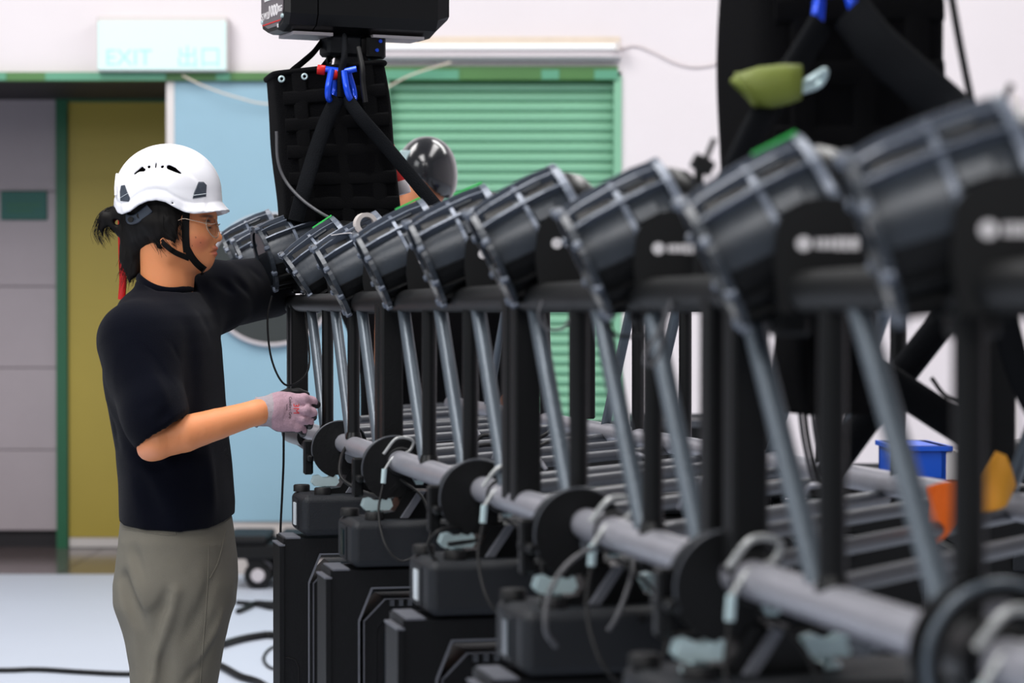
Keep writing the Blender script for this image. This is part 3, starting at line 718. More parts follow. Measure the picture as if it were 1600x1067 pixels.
# ------------------------------------------------------------------ the row of lamps on the upper tube
LR = .068
def make_lamp(px, py, tilt, s, label, c=.68, Y=None, logo=True, tape=False, scale=1):
    Y = Y or c*F/(px-12+77-4)
    p = W(px, py, Y); t = math.radians(tilt)
    ex = Vector((math.cos(t), s, math.sin(t))).normalized(); ey = Vector((0, 0, 1)).cross(ex).normalized(); ez = ex.cross(ey)
    Mx = Matrix((ex, ey, ez)).transposed().to_4x4(); Mx.translation = p
    Mx = Mx @ Matrix.Scale(scale, 4)
    o = empty('stage_lamp', label, 'stage light', group='ribbed stage lamps along the upper tube', matrix=Mx)
    def part(name, m, fn, parent=o):
        key = name+m
        if key not in LM: LM[key] = fn().mesh(name); LM[key].materials.append(MATS[m])
        return put(name, LM[key], parent)
    part('body', 'lamp_grey', lambda: MB().lathe([(.006, .060), (.03, .064), (.065, .067), (.10, .067), (.128, .065), (.14, .058)], 40, 'x'))
    def ring(): return MB().ringprism([(.0735*math.cos(a), .0735*math.sin(a)) for a in np.linspace(0, 2*PI, 41)[:-1]], [(.061*math.cos(a), .061*math.sin(a)) for a in np.linspace(0, 2*PI, 41)[:-1]], -.002, .006, 'x')
    fr = part('front_ring', 'lamp_grey', ring)
    part('lens', 'lens_glass', lambda: MB().lathe([(.001, .061), (.004, .061)], 32, 'x', smooth=False))
    part('middle_hoop', 'lamp_edge', lambda: MB().lathe([(.066, .062), (.066, .0745), (.072, .0745), (.072, .062)], 40, 'x', smooth=False, cap=False))
    part('rear_ring', 'lamp_edge', lambda: MB().lathe([(.124, .062), (.124, .077), (.134, .077), (.137, .066), (.134, .06)], 40, 'x', smooth=False, cap=False))
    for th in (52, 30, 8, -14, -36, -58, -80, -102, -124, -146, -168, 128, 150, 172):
        f = part('fin', 'lamp_edge' if -60 < th < 60 else 'black_paint', lambda: MB().prism([(.006, .058), (.006, .071), (.03, .0755), (.066, .078), (.10, .0785), (.126, .076), (.128, .06)], -.0016, .0016, 'y'))  # lower fins are painted black for their unlit underside
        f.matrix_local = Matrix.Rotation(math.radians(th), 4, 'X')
    for th in (41, 19, -3, -25, -47):
        f = part('slot', 'rubber', lambda: MB().box(.016, .058, -.0075, .0065, .060, .0688).box(.080, .118, -.0075, .0065, .060, .0692)); f.matrix_local = Matrix.Rotation(math.radians(th), 4, 'X')
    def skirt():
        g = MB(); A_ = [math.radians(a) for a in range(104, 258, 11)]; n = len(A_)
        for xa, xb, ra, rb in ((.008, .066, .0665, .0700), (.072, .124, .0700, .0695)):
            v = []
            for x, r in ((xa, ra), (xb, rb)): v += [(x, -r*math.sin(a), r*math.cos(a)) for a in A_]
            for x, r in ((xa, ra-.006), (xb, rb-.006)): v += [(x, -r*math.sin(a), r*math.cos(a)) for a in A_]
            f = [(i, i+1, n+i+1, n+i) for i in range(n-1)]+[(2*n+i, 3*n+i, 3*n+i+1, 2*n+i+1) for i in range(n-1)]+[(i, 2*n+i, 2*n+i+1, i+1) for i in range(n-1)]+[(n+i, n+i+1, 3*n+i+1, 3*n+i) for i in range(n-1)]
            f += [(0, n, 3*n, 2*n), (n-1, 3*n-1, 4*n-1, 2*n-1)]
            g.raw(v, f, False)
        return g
    part('shaded_lower_shell', 'black_paint', skirt)  # black skirt with the shaded underside put into its colour
    for k in range(8):
        T = Matrix.Rotation(2*PI*(k+.6)/8, 4, 'X')
        f = part('clip_block', 'lamp_grey', lambda: MB().box(.073, .105, -.009, .009, .064, .0735, ch=.002)); f.matrix_local = T
        f = part('bezel_lug', 'lamp_edge', lambda: MB().box(-.006, .006, -.0045, .0045, .066, .0775, ch=.002)); f.matrix_local = T
    part('rear_housing', 'black_satin', lambda: MB().lathe([(.13, .062), (.145, .058), (.160, .046), (.168, .025)], 32, 'x'))
    R = Matrix.Rotation(t, 4, 'Y')     # undo the tilt for the yoke
    cxl, off = .102, .079
    pv = Matrix.Translation((cxl, 0, -.020)) @ R
    yk = MB()
    for sy in (-1, 1):
        poly = [(.048*math.cos(a)+.004, .034*math.sin(a)) for a in np.linspace(0, PI, 13)]+[(-.046, -.03), (-.040, -.075), (.045, -.075), (.055, -.03)]
        yk.prism(poly, sy*off-.006, sy*off+.006, 'y', T=pv)
        yk.lathe([(-.006, .022), (.006, .022)], 20, 'y', T=pv @ Matrix.Translation((0, sy*(off-.010), 0)))
    yk.box(-.040, .045, -off, off, -.078, -.050, T=pv)
    y = yk.build('yoke', 'black_satin', o)
    T = pv
    if logo:
        z = -.010
        MB().lathe([(-.0012, .0072), (0, .0072)], 18, 'y', smooth=False, T=pv @ Matrix.Translation((-.018, -off-.0065, z))).build('round_emblem', 'print_white', y)
        g = MB()
        for k, (a, b, hh_) in enumerate(((-.007, -.003, .0048), (-.0015, .003, .0052), (.0045, .010, .005), (.0115, .017, .006), (.0185, .025, .006), (.0265, .034, .006))): g.box(a, b, -off-.0078, -off-.006, z-hh_, z+hh_, T=pv)
        g.build('printed_mark', 'print_white', y)
    if tape: MB().box(.085, .132, -.008, .01, .0775, .0805).build('green_tape', 'green_tape', o)
    return o
LM = {}
lamps = [
 (361, 405, 24, .10, 5.95, 'stage lamp at the far end of the row, half hidden by the face'),
 (381, 417, 24, .12, 5.75, 'second stage lamp from the far end, between mouth and raised sleeve'),
 (412, 405, 19, .30, 5.20, 'stage lamp turned slightly forward, just in front of the raised black sleeve'),
 (468, 441, 34, .12, 5.02, 'sharp stage lamp left of the hoist bag base, tilted steeply, green tape on top'),
 (516, 439, 28, .12, None, 'stage lamp below the middle of the hoist bag'),
 (580, 424, 26, .11, None, 'stage lamp below the right edge of the hoist bag, green tape on top'),
 (663, 412, 24, .09, None, 'stage lamp below the black helmet, green tape on top'),
 (766, 404, 27, .07, None, 'stage lamp in front of the green shutter, white dot on its yoke'),
 (910, 413, 26, .03, None, 'blurred stage lamp in front of the right edge of the shutter'),
 (1112, 414, 27, -.02, None, 'blurred stage lamp below the left edge of the big dark bag'),
 (1360, 373, 19, -.09, None, 'very large blurred stage lamp nearest the camera, at the right edge'),
]
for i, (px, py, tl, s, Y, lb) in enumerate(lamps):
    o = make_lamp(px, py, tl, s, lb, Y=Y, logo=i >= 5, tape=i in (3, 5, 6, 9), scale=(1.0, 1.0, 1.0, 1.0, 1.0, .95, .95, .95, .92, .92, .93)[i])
    # hook clamp from yoke to the upper tube
    p = o.matrix_world.translation
    c = MB()
    q = o.matrix_world @ Vector((.085, 0, 0)) - Vector((0, 0, .088))
    c.box(-.018, .018, -.018, .018, -.012, .012, ch=.004)
    k = c.build('hook_clamp', 'black_satin', o); k.matrix_world = Matrix.Translation(q)
# small black knobs that stand above the lamps
def knob(px, py, Y, label):
    o = empty('wing_bolt', label, 'bolt', W(px, py, Y))
    MB().cyl((0, 0, -.11), (0, 0, .012), .005).build('shaft', 'black_satin', o)
    MB().box(-.012, .012, -.006, .006, .0, .016, T=Matrix.Rotation(.5, 4, 'Y'), ch=.002).build('nut', 'black_satin', o)
    MB().cyl((.006, 0, .01), (.016, 0, .034), .003).build('lever', 'black_satin', o)
knob(1092, 268, 2.5, 'black wing bolt standing up against the white wall left of the dark bag')
knob(1550, 196, 2.0, 'blurred black bolt above the nearest lamp')
# ------------------------------------------------------------------ hoists, chain bags, slings
def cloth_bag(name, label, Y, tl, tr_, bl, br_, depth, seed, rot=A):
    """open chain bag: front corners given, lofted as a rounded box, with webbing and eyelets"""
    a, b, c_, d_ = W(*tl, Y), W(*tr_, Y), W(*bl, Y), W(*br_, Y)
    org = (a+b)/2; o = empty(name, label, 'chain bag', org, rot)
    wt, wb_ = (b-a).length/2/math.cos(rot), (d_-c_).length/2/math.cos(rot)
    h = org.z-(c_.z+d_.z)/2; sh = ((c_.x+d_.x)/2-org.x)
    rs = random.Random(seed); ph = [rs.uniform(0, 6) for _ in range(6)]
    n = 48; rows = 26; tilt = (b.z-a.z)
    def P(u, v, off=0):      # u round the section 0..1, v down 0..1
        wd = wt+(wb_-wt)*v; dp = depth/2*(1+.06*math.sin(v*3))
        t = 2*PI*u; e = .32
        cx = math.copysign(abs(math.cos(t))**e, math.cos(t)); sy = math.copysign(abs(math.sin(t))**e, math.sin(t))
        wob = .0025*math.sin(5*v+ph[0]+2*t)+.0012*math.sin(9*v+ph[1]-3*t)
        q = Vector((cx*(wd+wob+off)+sh*v, sy*(dp+wob+off), -h*v+(tilt/2)*cx*(1-v)))
        return q
    v = []; f = []
    for r in range(rows+1):
        for k in range(n): v.append(P(k/n, r/rows))
    for r in range(rows):
        for k in range(n): f.append((r*n+k, r*n+(k+1) % n, (r+1)*n+(k+1) % n, (r+1)*n+k))
    m0 = len(v)
    for r in range(4):
        for k in range(n): v.append(P(k/n, r/rows*.9, -.006))
    for r in range(3):
        for k in range(n): f.append((m0+(r+1)*n+k, m0+(r+1)*n+(k+1) % n, m0+r*n+(k+1) % n, m0+r*n+k))
    for k in range(n): f.append((k, m0+k, m0+(k+1) % n, (k+1) % n))
    f.append(tuple(rows*n+k for k in range(n))); f.append(tuple(m0+3*n+k for k in range(n)))
    MB().raw(v, f, True).build('bag_body', 'cordura', o)
    MB().tube([P(k/n, .004, .001) for k in range(n)], (.006), 8, closed=True).build('hem', 'webbing', o)
    fu = lambda s: .5+(math.acos(max(-1, min(1, s)))/(2*PI)) if False else None
    def front(s, vv, off):   # s in -1..1 across the front
        wd = wt+(wb_-wt)*vv
        wob = .003
        return Vector((s*wd*.97+sh*vv, -(depth/2*(1+.06*math.sin(vv*3))-.0015+off), -h*vv+(tilt/2)*s*(1-vv)))
    for s in (-.62, .05, .62):      # vertical straps
        g = MB(); L = [front(s, i/14, .002) for i in range(15)]
        g.tube(L, [(.016, .0022)]*15, 8, flat=(1, 0, 0)); g.build('webbing_strap', 'webbing', o)
    for i, vv in enumerate((.18, .36, .54, .72, .88)):
        g = MB(); L = [front(-.93+1.86*j/12, vv, .0018+.001*abs(math.sin(j*PI/3))) for j in range(13)]
        g.tube(L, [(.015, .0022)]*13, 8, flat=(0, 0, 1)); g.build('webbing_strap', 'webbing', o)
    for s in (-.94, -.52):
        q = front(s, .045, .002)
        MB().lathe([(-.003, .0035), (-.004, .0055), (-.002, .0075), (.002, .0075)], 18, 'y', T=Matrix.Translation(q), cap=False).build('eyelet', 'steel', o)
    return o
# chain hoist
def hoist(px, Y, z0, label, text=True):
    p = W(px, 487, Y); o = empty('chain_hoist', label, 'hoist', (p.x, p.y, z0), A+.19)
    hw, hd, hh_ = .19, .085, .24
    c = .028
    pol = [(-hd, .035), (-hd+.012, .012), (-hd+.05, 0), (hd-.05, 0), (hd-.012, .012), (hd, .035), (hd, hh_-.03), (hd-.03, hh_), (-hd+.03, hh_), (-hd, hh_-.03)]
    MB().prism(pol, -hw+.075, hw-.03, 'x').build('motor_housing', 'black_satin', o)
    sc = [(u*.99, v) for u, v in pol]
    n = len(pol)
    # right end tapers below
    g = MB(); v = [(hw-.03, u, w_) for u, w_ in pol]+[(hw, u*.9, max(w_, .035+.3*w_)) for u, w_ in pol]
    g.raw(v, [tuple(range(n)), tuple(range(2*n-1, n-1, -1))]+[(i, (i+1) % n, n+(i+1) % n, n+i) for i in range(n)]); g.build('motor_end', 'black_satin', o)
    g = MB(); v = [(-hw, u*.94, w_*.97+.004) for u, w_ in pol]+[(-hw+.012, u, w_) for u, w_ in pol]+[(-hw+.072, u, w_) for u, w_ in pol]
    f = [tuple(range(n)), tuple(range(3*n-1, 2*n-1, -1))]
    for s in (0, 1): f += [(s*n+i, s*n+(i+1) % n, (s+1)*n+(i+1) % n, (s+1)*n+i) for i in range(n)]
    cv = g.raw(v, f).build('end_cover', 'black_satin', o)
    pl = [(u*.86, .012+w_*.92) for u, w_ in pol]
    pt = MB().prism(pl, -hw-.0015, -hw+.001, 'x').build('name_plate', 'plate_grey', cv)
    MB().box(-hw+.03, -hw+.12, -.05, .05, -.006, .001).build('belly_plate', 'grey_light', o)
    MB().box(.02, .14, -.055, .03, -.005, .001).build('belly_plate', 'grey_light', o)
    for u in (-.068, .068): MB().lathe([(-hw-.004, .004), (-hw, .005)], 10, 'x', T=Matrix.Translation((0, u, .03))).build('screw', 'steel', cv)
    RX = Matrix(((0, 0, -1, 0), (-1, 0, 0, 0), (0, 1, 0, 0), (0, 0, 0, 1)))
    if text:
        text_mesh('S.W.L', .022, 'lettering', 'print_white', pt, Matrix.Translation((-hw-.002, .046, .040)) @ RX, .0004, bold=.0003)
        text_mesh('1000', .033, 'lettering', 'print_white', pt, Matrix.Translation((-hw-.002, -.008, .046)) @ RX, .0004, bold=.0012)
        text_mesh('KG', .018, 'lettering', 'print_white', pt, Matrix.Translation((-hw-.002, -.056, .046)) @ RX, .0004, bold=.0006)
        MB().box(-hw-.0025, -hw-.001, -.055, .062, .021, .0235).build('red_line', 'red_plastic', pt)
        MB().box(-hw-.0025, -hw-.001, -.042, -.036, .008, .016).build('printed_mark', 'print_white', pt)
        MB().box(-hw-.0025, -hw-.001, .0, .05, .072, .078).build('printed_mark', 'print_white', pt)
    # chain guide block and hook below
    MB().box(-.075, .005, -.03, .03, -.045, .0, ch=.006).build('chain_guide', 'casing', o)
    MB().box(.01, .055, -.045, .03, -.05, .0, ch=.005).build('guide_block', 'black_satin', o)
    for x, z in ((.04, -.012), (.032, -.032)): MB().lathe([(-.049, .004), (-.045, .004)], 10, 'y', T=Matrix.Translation((x, 0, z))).build('blue_screw', 'blue_steel', o)
    MB().prism([(-.04, -.044), (.015, -.044), (.02, -.07), (.0, -.085), (-.03, -.085), (-.045, -.07)], -.022, .022).build('hook_block', 'casing', o)
    MB().tube(smooth_path([(-.012, 0, -.07), (-.030, 0, -.10), (-.034, 0, -.135), (-.012, 0, -.165), (.014, 0, -.14), (.016, 0, -.115)]), .0085, 10).build('hook', 'black_satin', o)
    ch = MB()
    for k in range(7):
        zc = -.055-k*.017
        pts = [(.0055*math.cos(t), 0, zc+.0115*math.sin(t)) for t in np.linspace(0, 2*PI, 11)[:-1]]
        if k % 2: pts = [(-.062, x, z) for x, _, z in pts]
        else: pts = [(x-.062, 0, z) for x, _, z in pts]
        l = MB().tube(pts, .0024, 6, closed=True).build('chain_link', 'black_satin', o)
    return o
YB = 5.3
zh = W(550, 58, YB).z
hoist(556, YB, zh, 'black chain hoist with S.W.L 1000KG plate at the top of the photo')
bag1 = cloth_bag('chain_bag', 'square black chain bag with webbing hanging under the hoist', YB-.03, (425, 122), (591, 100), (440, 352), (622, 345), .19, 1)
def strap(pts, rw, rt, name, label, m='sling', cat='strap', n=8):
    P = smooth_path(pts, n); o = MB().tube(P, [(rw, rt)]*len(P), 10).build(name, m); return tag(o, label, cat)
def bolt(px, py, px2, py2, Y, label, parts):
    pass
strap([W(505, 62, YB), W(490, 82, YB-.05), W(472, 98, YB-.10), W(455, 112, YB-.13), W(447, 122, YB-.135)], .008, .003, 'bag_strap', 'narrow black strap from hoist to the left rim of the chain bag', 'webbing')
strap([W(553, 72, YB), W(566, 90, YB-.02), W(574, 102, YB-.03)], .010, .003, 'bag_strap', 'short black strap from hoist to the right rim of the chain bag', 'webbing')
strap([W(520, 85, YB), W(505, 104, YB-.02), W(496, 116, YB-.05)], .007, .003, 'bag_strap', 'narrow black strap behind the chain running to the bag rim', 'webbing')
YS = 5.13
def shackle(px, py, Y, lean, label, sc=1.15, pin=True):
    o = empty('shackle', label, 'shackle', W(px, py, Y), 0, None)
    L = Matrix.Rotation(lean, 4, 'Y') @ Matrix.Scale(sc, 4)
    MB().tube(smooth_path([(-.010, 0, .024), (-.013, 0, .01), (-.016, 0, -.010), (-.011, 0, -.026), (0, 0, -.031), (.011, 0, -.026), (.016, 0, -.010), (.013, 0, .01), (.010, 0, .024)]), .0062, 10, T=L @ Matrix.Rotation(1.25, 4, 'Z')).build('bow', 'blue_steel', o)
    MB().cyl((-.020, 0, .024), (.020, 0, .024), .006, T=L).build('pin', 'blue_steel', o)
    if pin: MB().lathe([(-.024, .009), (-.010, .0095), (-.009, .007)], 14, 'x', T=L @ Matrix.Translation((-.006, 0, .022))).build('pin_head', 'red_plastic', o)
    return o
shackle(519, 130, YS, .12, 'blue shackle with a big red pin on the left leg of the hoist sling')
shackle(545, 131, YS, -.22, 'blue shackle with small red pin on the right leg of the hoist sling')
sl1 = strap([W(538, 62, YS+.1), W(538, 90, YS+.02), W(533, 112, YS), W(532, 135, YS), W(532, 152, YS)], .016, .007, 'hook_sling', 'black round sling joining hoist hook and blue shackles')
def leg(pts, r, label, Ys):
    P = smooth_path([W(a, b, y) for (a, b), y in zip(pts, Ys)], 6)
    o = MB().tube(P, [(r, r*.45)]*len(P), 12).build('sling_leg', 'sling'); return tag(o, label, 'sling', 'sling legs from the hoists down to the truss')
leg([(528, 152), (510, 190), (492, 240), (474, 300), (462, 345)], .0165, 'left leg of the black sling in front of the square chain bag', [YS, YS, 5.12, 5.1, 5.1])
leg([(541, 152), (565, 185), (600, 225), (650, 285), (700, 345)], .0158, 'right leg of the black sling crossing the bag towards the black helmet', [YS, YS-.02, YS-.02, 5.1, 5.08])
cable([W(560, 75, YB-.14), W(566, 105, YS), W(567, 130, YS), W(571, 160, YS)], .006, 'black cord hanging beside the right shackle over the bag')
cable([W(432, 205, 5.1), W(434, 250, 5.1), W(446, 282, 5.1), W(470, 310, 5.08), W(500, 332, 5.05), W(530, 348, 5.05)], .0035, 'grey cable sweeping down from the left side of the chain bag', 'cable_grey')
cable([W(593, 103, 5.32), W(596, 160, 5.33), W(600, 230, 5.33), W(610, 300, 5.33), W(622, 345, 5.33)], .003, 'thin black cord along the right edge of the chain bag')
# red plug connector
o = empty('cable_connector', 'red plug connector with pale cap and grey collar beside the chain bag', 'plug', W(612, 243, 5.4))
T = Matrix.Rotation(-.30, 4, 'Y')
MB().lathe([(-.062, .016), (-.05, .0165), (.0, .014), (.03, .012), (.055, .010), (.072, .009)], 20, 'z', T=T).build('plug_body', 'red_plastic', o)
MB().lathe([(.068, .010), (.07, .0125), (.092, .0125), (.095, .010)], 20, 'z', T=T).build('cap', 'print_white', o)
MB().lathe([(-.09, .017), (-.085, .018), (-.062, .018), (-.06, .015)], 20, 'z', T=T).build('collar', 'grey_light', o)
MB().cyl((.0, 0, -.055), (.028, 0, -.050), .002, T=T).build('latch', 'steel', o)
cable([W(600, 205, 5.4), W(596, 180, 5.41), W(592, 150, 5.42), W(583, 110, 5.42), W(570, 70, 5.42), W(560, 20, 5.42)], .0065, 'black power cable rising from the red plug behind the bag')
MB()
# second rig point on the right
YR = 2.93
bag2 = cloth_bag('chain_bag', 'huge dark chain bag hanging at the right, out of focus', YR, (1150, -60), (1442, -75), (1146, 480), (1438, 470), .20, 4)
bag3 = cloth_bag('tool_pouch', 'lower black pouch hanging below the big bag behind the lamps', YR+.12, (1225, 430), (1350, 430), (1232, 645), (1340, 645), .12, 6)
shackle(1279, 14, YR-.18, .1, 'blurred blue shackle at the upper edge, left of the pair on the right', .8, False)
shackle(1330, 0, YR-.18, -.3, 'blurred blue shackle cut by the upper edge, right of the pair', .8, False)
leg([(1282, 38), (1250, 90), (1210, 150), (1175, 210), (1150, 262), (1130, 300)], .017, 'thin left sling leg in front of the big dark bag', [2.72, 2.7, 2.66, 2.62, 2.6, 2.6])
leg([(1330, 20), (1370, 70), (1430, 125), (1490, 178), (1550, 240)], .026, 'wide right sling leg slanting from the big dark bag to the nearest lamp', [2.72, 2.7, 2.68, 2.66, 2.6])
cable([W(1484, -20, 2.6), W(1500, 70, 2.6), W(1514, 140, 2.6), W(1522, 175, 2.6)], .0042, 'black hanging cord against the white wall at upper right')
leg([(1330, 560), (1400, 603), (1480, 655), (1560, 705)], .022, 'dark sling leg descending to the right above the blue crate', [3.2, 3.2, 3.2, 3.2])
leg([(1510, 455), (1440, 545), (1375, 628), (1315, 710), (1290, 750)], .020, 'dark sling leg crossing the other one above the orange cloth', [3.25, 3.25, 3.25, 3.25, 3.25])
leg([(1560, 440), (1575, 520), (1600, 600), (1650, 690)], .016, 'dark grey sling leg at the right edge of the photo', [2.9, 2.9, 2.9, 2.9])
cable([W(1455, 590, 3.2), W(1480, 620, 3.2), W(1530, 640, 3.2), W(1556, 680, 3.2), W(1560, 740, 3.2), W(1545, 800, 3.2)], .003, 'thin dark cable hanging over the amber cloth')
for k, (px, lb) in enumerate(((1248, 'leftmost pale cord hanging below the tool pouch'), (1256, 'middle cord hanging below the tool pouch'), (1268, 'dark cord hanging below the tool pouch'))):
    cable([W(px, 630, 3.2), W(px+6, 680, 3.2), W(px+16, 730, 3.2), W(px+24, 760, 3.2)], .003, lb, ('cable_grey', 'rubber', 'cable_grey')[k])
# olive sleeve with steel tip
o = empty('olive_pouch', 'olive green open sleeve with steel clip hanging before the big dark bag', 'sleeve', W(1215, 136, 2.63))
u0, u1 = W(1158, 142, 2.63)-W(1215, 136, 2.63), W(1252, 128, 2.63)-W(1215, 136, 2.63)
rows = []; v = []; f = []; n = 24
for i, (t, a, b) in enumerate(((0, .0125, .020), (.12, .0185, .026), (.4, .0225, .026), (.75, .022, .022), (1, .019, .016))):
    c0 = u0.lerp(u1, t)
    for k in range(n):
        an = 2*PI*k/n; v.append(c0+Vector((-.012*math.sin(an)*(1-t), b*math.cos(an)*.8, a*math.sin(an))))
m0 = len(v)
for i, (t, a, b) in enumerate(((0, .0095, .017), (.3, .012, .018))):
    c0 = u0.lerp(u1, t)
    for k in range(n): an = 2*PI*k/n; v.append(c0+Vector((-.012*math.sin(an)*(1-t), b*math.cos(an)*.8, a*math.sin(an))))
for i in range(4):
    for k in range(n): f.append((i*n+k, i*n+(k+1) % n, (i+1)*n+(k+1) % n, (i+1)*n+k))
for k in range(n):
    k2 = (k+1) % n; f.append((k, m0+k, m0+k2, k2)); f.append((m0+k, m0+n+k, m0+n+k2, m0+k2))
f.append(tuple(4*n+k for k in range(n))); f.append(tuple(m0+n+k for k in range(n)))
MB().raw(v, f, True).build('sleeve', 'olive_sleeve', o)
MB().tube([u0.lerp(u1, .08)+Vector((-.012*math.sin(a)*.9, .021*math.cos(a), .018*math.sin(a))) for a in np.linspace(0, 2*PI, 20)], .0018, 6).build('stitched_rim', 'olive_sleeve', o)
MB().tube(smooth_path([u1+Vector((-.004, 0, -.004)), u1+Vector((.012, -.004, .004)), u1+Vector((.026, 0, .012)), u1+Vector((.020, .004, -.002)), u1+Vector((.0, 0, -.010))]), .004, 8).build('clip', 'steel', o)
# colour spots behind the rig at right
o = empty('crate', 'bright blue plastic crate behind the rig at right', 'crate', W(1440, 752, 6.0), .05)
q = lambda px, py, Y=6.0: W(px, py, Y)-W(1440, 752, 6.0)
a, b = q(1408, 752), q(1484, 697)
g = MB(); g.box(a.x, b.x, 0, .02, 0, b.z).box(a.x, b.x, .26, .28, 0, b.z).box(a.x, a.x+.02, .0, .28, 0, b.z).box(b.x-.02, b.x, .0, .28, 0, b.z).box(a.x, b.x, 0, .28, 0, .01)
g.build('tray', 'blue_plastic', o); MB().box(a.x-.008, b.x+.008, -.008, .288, b.z-.012, b.z).build('rim', 'blue_plastic', o)
for (x0, x1, t, lb, m, Y) in ((1478, 1506, 705, 'small white box beside the blue crate', 'print_white', 6.0),):
    p = W((x0+x1)/2, 752, Y); wd = (x1-x0)*Y/F/2
    o = empty('small_box', lb, 'box', p); MB().box(-wd, wd, 0, .1, 0, (752-t)*Y/F, ch=.004).build('carton', m, o); MB().box(-wd*.1, wd*.1, -.001, .1, (752-t)*Y/F-.002, (752-t)*Y/F+.001).build('tape_strip', 'stain_beige', o)
pt = W(1440, 752, 6.0)
ot = empty('equipment_table', 'black trestle table behind the rig carrying the blue crate', 'table', (pt.x, 6.1, 0))
MB().box(-.45, .55, -.25, .35, pt.z-.03, pt.z-.001, ch=.004).build('table_top', 'black_paint', ot)
for x in (-.40, .5):
    for y in (-.2, .3): MB().cyl((x, y, 0), (x, y, pt.z-.03), .015).build('leg', 'black_satin', ot)
def cloth(name, label, out, Y, m, seed):
    """hanging crumpled cloth with an irregular outline, thickness and folds"""
    rs = random.Random(seed); org = W(*out[0], Y); o = None
    P2 = [(W(a, b, Y)-org) for a, b in out]; n = len(P2)
    cx = sum((p.x for p in P2))/n; cz = sum((p.z for p in P2))/n
    rings = 7; v = []; f = []
    for sgn in (-1, 1):
        for r in range(rings+1):
            t = r/rings
            for i, p in enumerate(P2):
                x = cx+(p.x-cx)*t; z = cz+(p.z-cz)*t
                fold = .012*math.sin(60*x+3*z*10+seed)+.006*math.sin(130*x-40*z)
                v.append((x, fold+sgn*.004*(1.2-t), z))
    k = (rings+1)*n
    for s in (0, 1):
        for r in range(rings):
            for i in range(n): f.append((s*k+r*n+i, s*k+r*n+(i+1) % n, s*k+(r+1)*n+(i+1) % n, s*k+(r+1)*n+i))
    for i in range(n): f.append((rings*n+i, rings*n+(i+1) % n, k+rings*n+(i+1) % n, k+rings*n+i))
    ob = MB().raw(v, f, True).build(name, m, None, Matrix.Translation(org)); return tag(ob, label, 'cloth')
def dense(pts, k=4): return [(a[0]+(b[0]-a[0])*i/k, a[1]+(b[1]-a[1])*i/k) for a, b in zip(pts, pts[1:]+pts[:1]) for i in range(k)]
cloth('hanging_cloth', 'orange cloth hanging left of the black post, torn lower tip', dense([(1450, 762), (1478, 752), (1502, 748), (1504, 800), (1484, 835), (1467, 850), (1456, 822), (1458, 790)]), 2.9, 'orange_cloth', 2)
cloth('hanging_cloth', 'amber and orange cloth right of the black post at right edge', dense([(1530, 745), (1560, 706), (1575, 712), (1592, 760), (1570, 790), (1532, 802), (1524, 790)]), 2.95, 'amber_cloth', 5)
o = empty('far_fixture', 'dark round fixture with pale green lens at the right edge', 'stage light', W(1604, 722, 4.6))
MB().lathe([(-.03, .032), (-.02, .04), (.06, .042), (.10, .03)], 24, 'y').build('housing', 'black_satin', o)
MB().lathe([(-.034, .017), (-.03, .019)], 20, 'y').build('lens', 'sign_green', o).data.materials[0] = mat('lens_green', rgb(150, 200, 170), .2, nscale=20, nvar=.1)
# sheet covered machine mass low at right
for k, (a, b, t, Y, lb) in enumerate(((1500, 1680, 810, 4.6, 'black equipment case below the amber cloth at the right edge'), (1240, 1470, 800, 5.6, 'black equipment case behind the lacing under the crossing slings'), (930, 1225, 770, 6.2, 'wide black box added to darken gaps in the lacing, left of the crossing slings'))):  # last box is added to darken the pale floor behind the lacing
    xa, xb = W(a, 487, Y).x, W(b, 487, Y).x; h = W(800, t, Y).z
    rc = empty('equipment_case', lb, 'case', (xa, Y, 0))
    MB().box(0, xb-xa, 0, .4, .01, h-.06, ch=.01).build('shell', 'black_paint', rc); MB().box(-.005, xb-xa+.005, -.005, .405, h-.055, h, ch=.01).build('lid', 'black_paint', rc)
    MB().box(.1, .14, -.012, -.004, h-.10, h-.05, ch=.003).build('latch', 'casing', rc)

# pale roll resting on the lamps below the chain bag
o = empty('tape_roll', 'small pale tape roll with loose white end on the lamps below the chain bag', 'tape', W(571, 350, 4.42))
T = Matrix.Rotation(.3, 4, 'Z')
MB().lathe([(-.012, .013), (-.012, .0205), (.012, .0205), (.012, .013), (-.012, .013)], 28, 'y', T=T, cap=False, smooth=False).build('roll', 'stone_beige', o)
MB().tube(smooth_path([(-.004, -.005, -.019), (-.03, -.006, -.017), (-.062, -.004, -.021)]), [(.008, .001)]*17, 8, flat=(0, 1, 0)).build('loose_end', 'print_white', o)
# ------------------------------------------------------------------ the technician in the white helmet
PZ = 4.9
def Q(px, py, d=0): return W(px, py, PZ+d)
def K(px): return px*PZ/F           # pixels at the technician -> metres
def colorize(me, base, spots):
    n = len(me.vertices); co = np.zeros(n*3); me.vertices.foreach_get('co', co); co = co.reshape(-1, 3)
    col = np.tile(np.array(base[:3]), (n, 1))
    for c, r, cc, soft in spots:
        q = np.sqrt((((co-np.array(c))/np.array(r))**2).sum(1)); wgt = np.clip((1-q)/soft, 0, 1)[:, None]
        col = col*(1-wgt)+np.array(cc[:3])*wgt
    a = me.color_attributes.new('Col', 'FLOAT_COLOR', 'POINT')
    a.data.foreach_set('color', np.concatenate([col, np.ones((n, 1))], 1).astype(np.float32).ravel())
foot = W(262, 487, PZ)
man = empty('person', 'technician in white helmet, glasses, black t-shirt and grey trousers gripping the truss', 'person', (foot.x, PZ, 0))
MT = Matrix.Translation(-man.location)
HC = Q(262, 318)
fx = rng2(Q(150, 500).x-.02, Q(560, 500).x, .006, Q(214, 0).x, Q(352, 0).x, .0019)
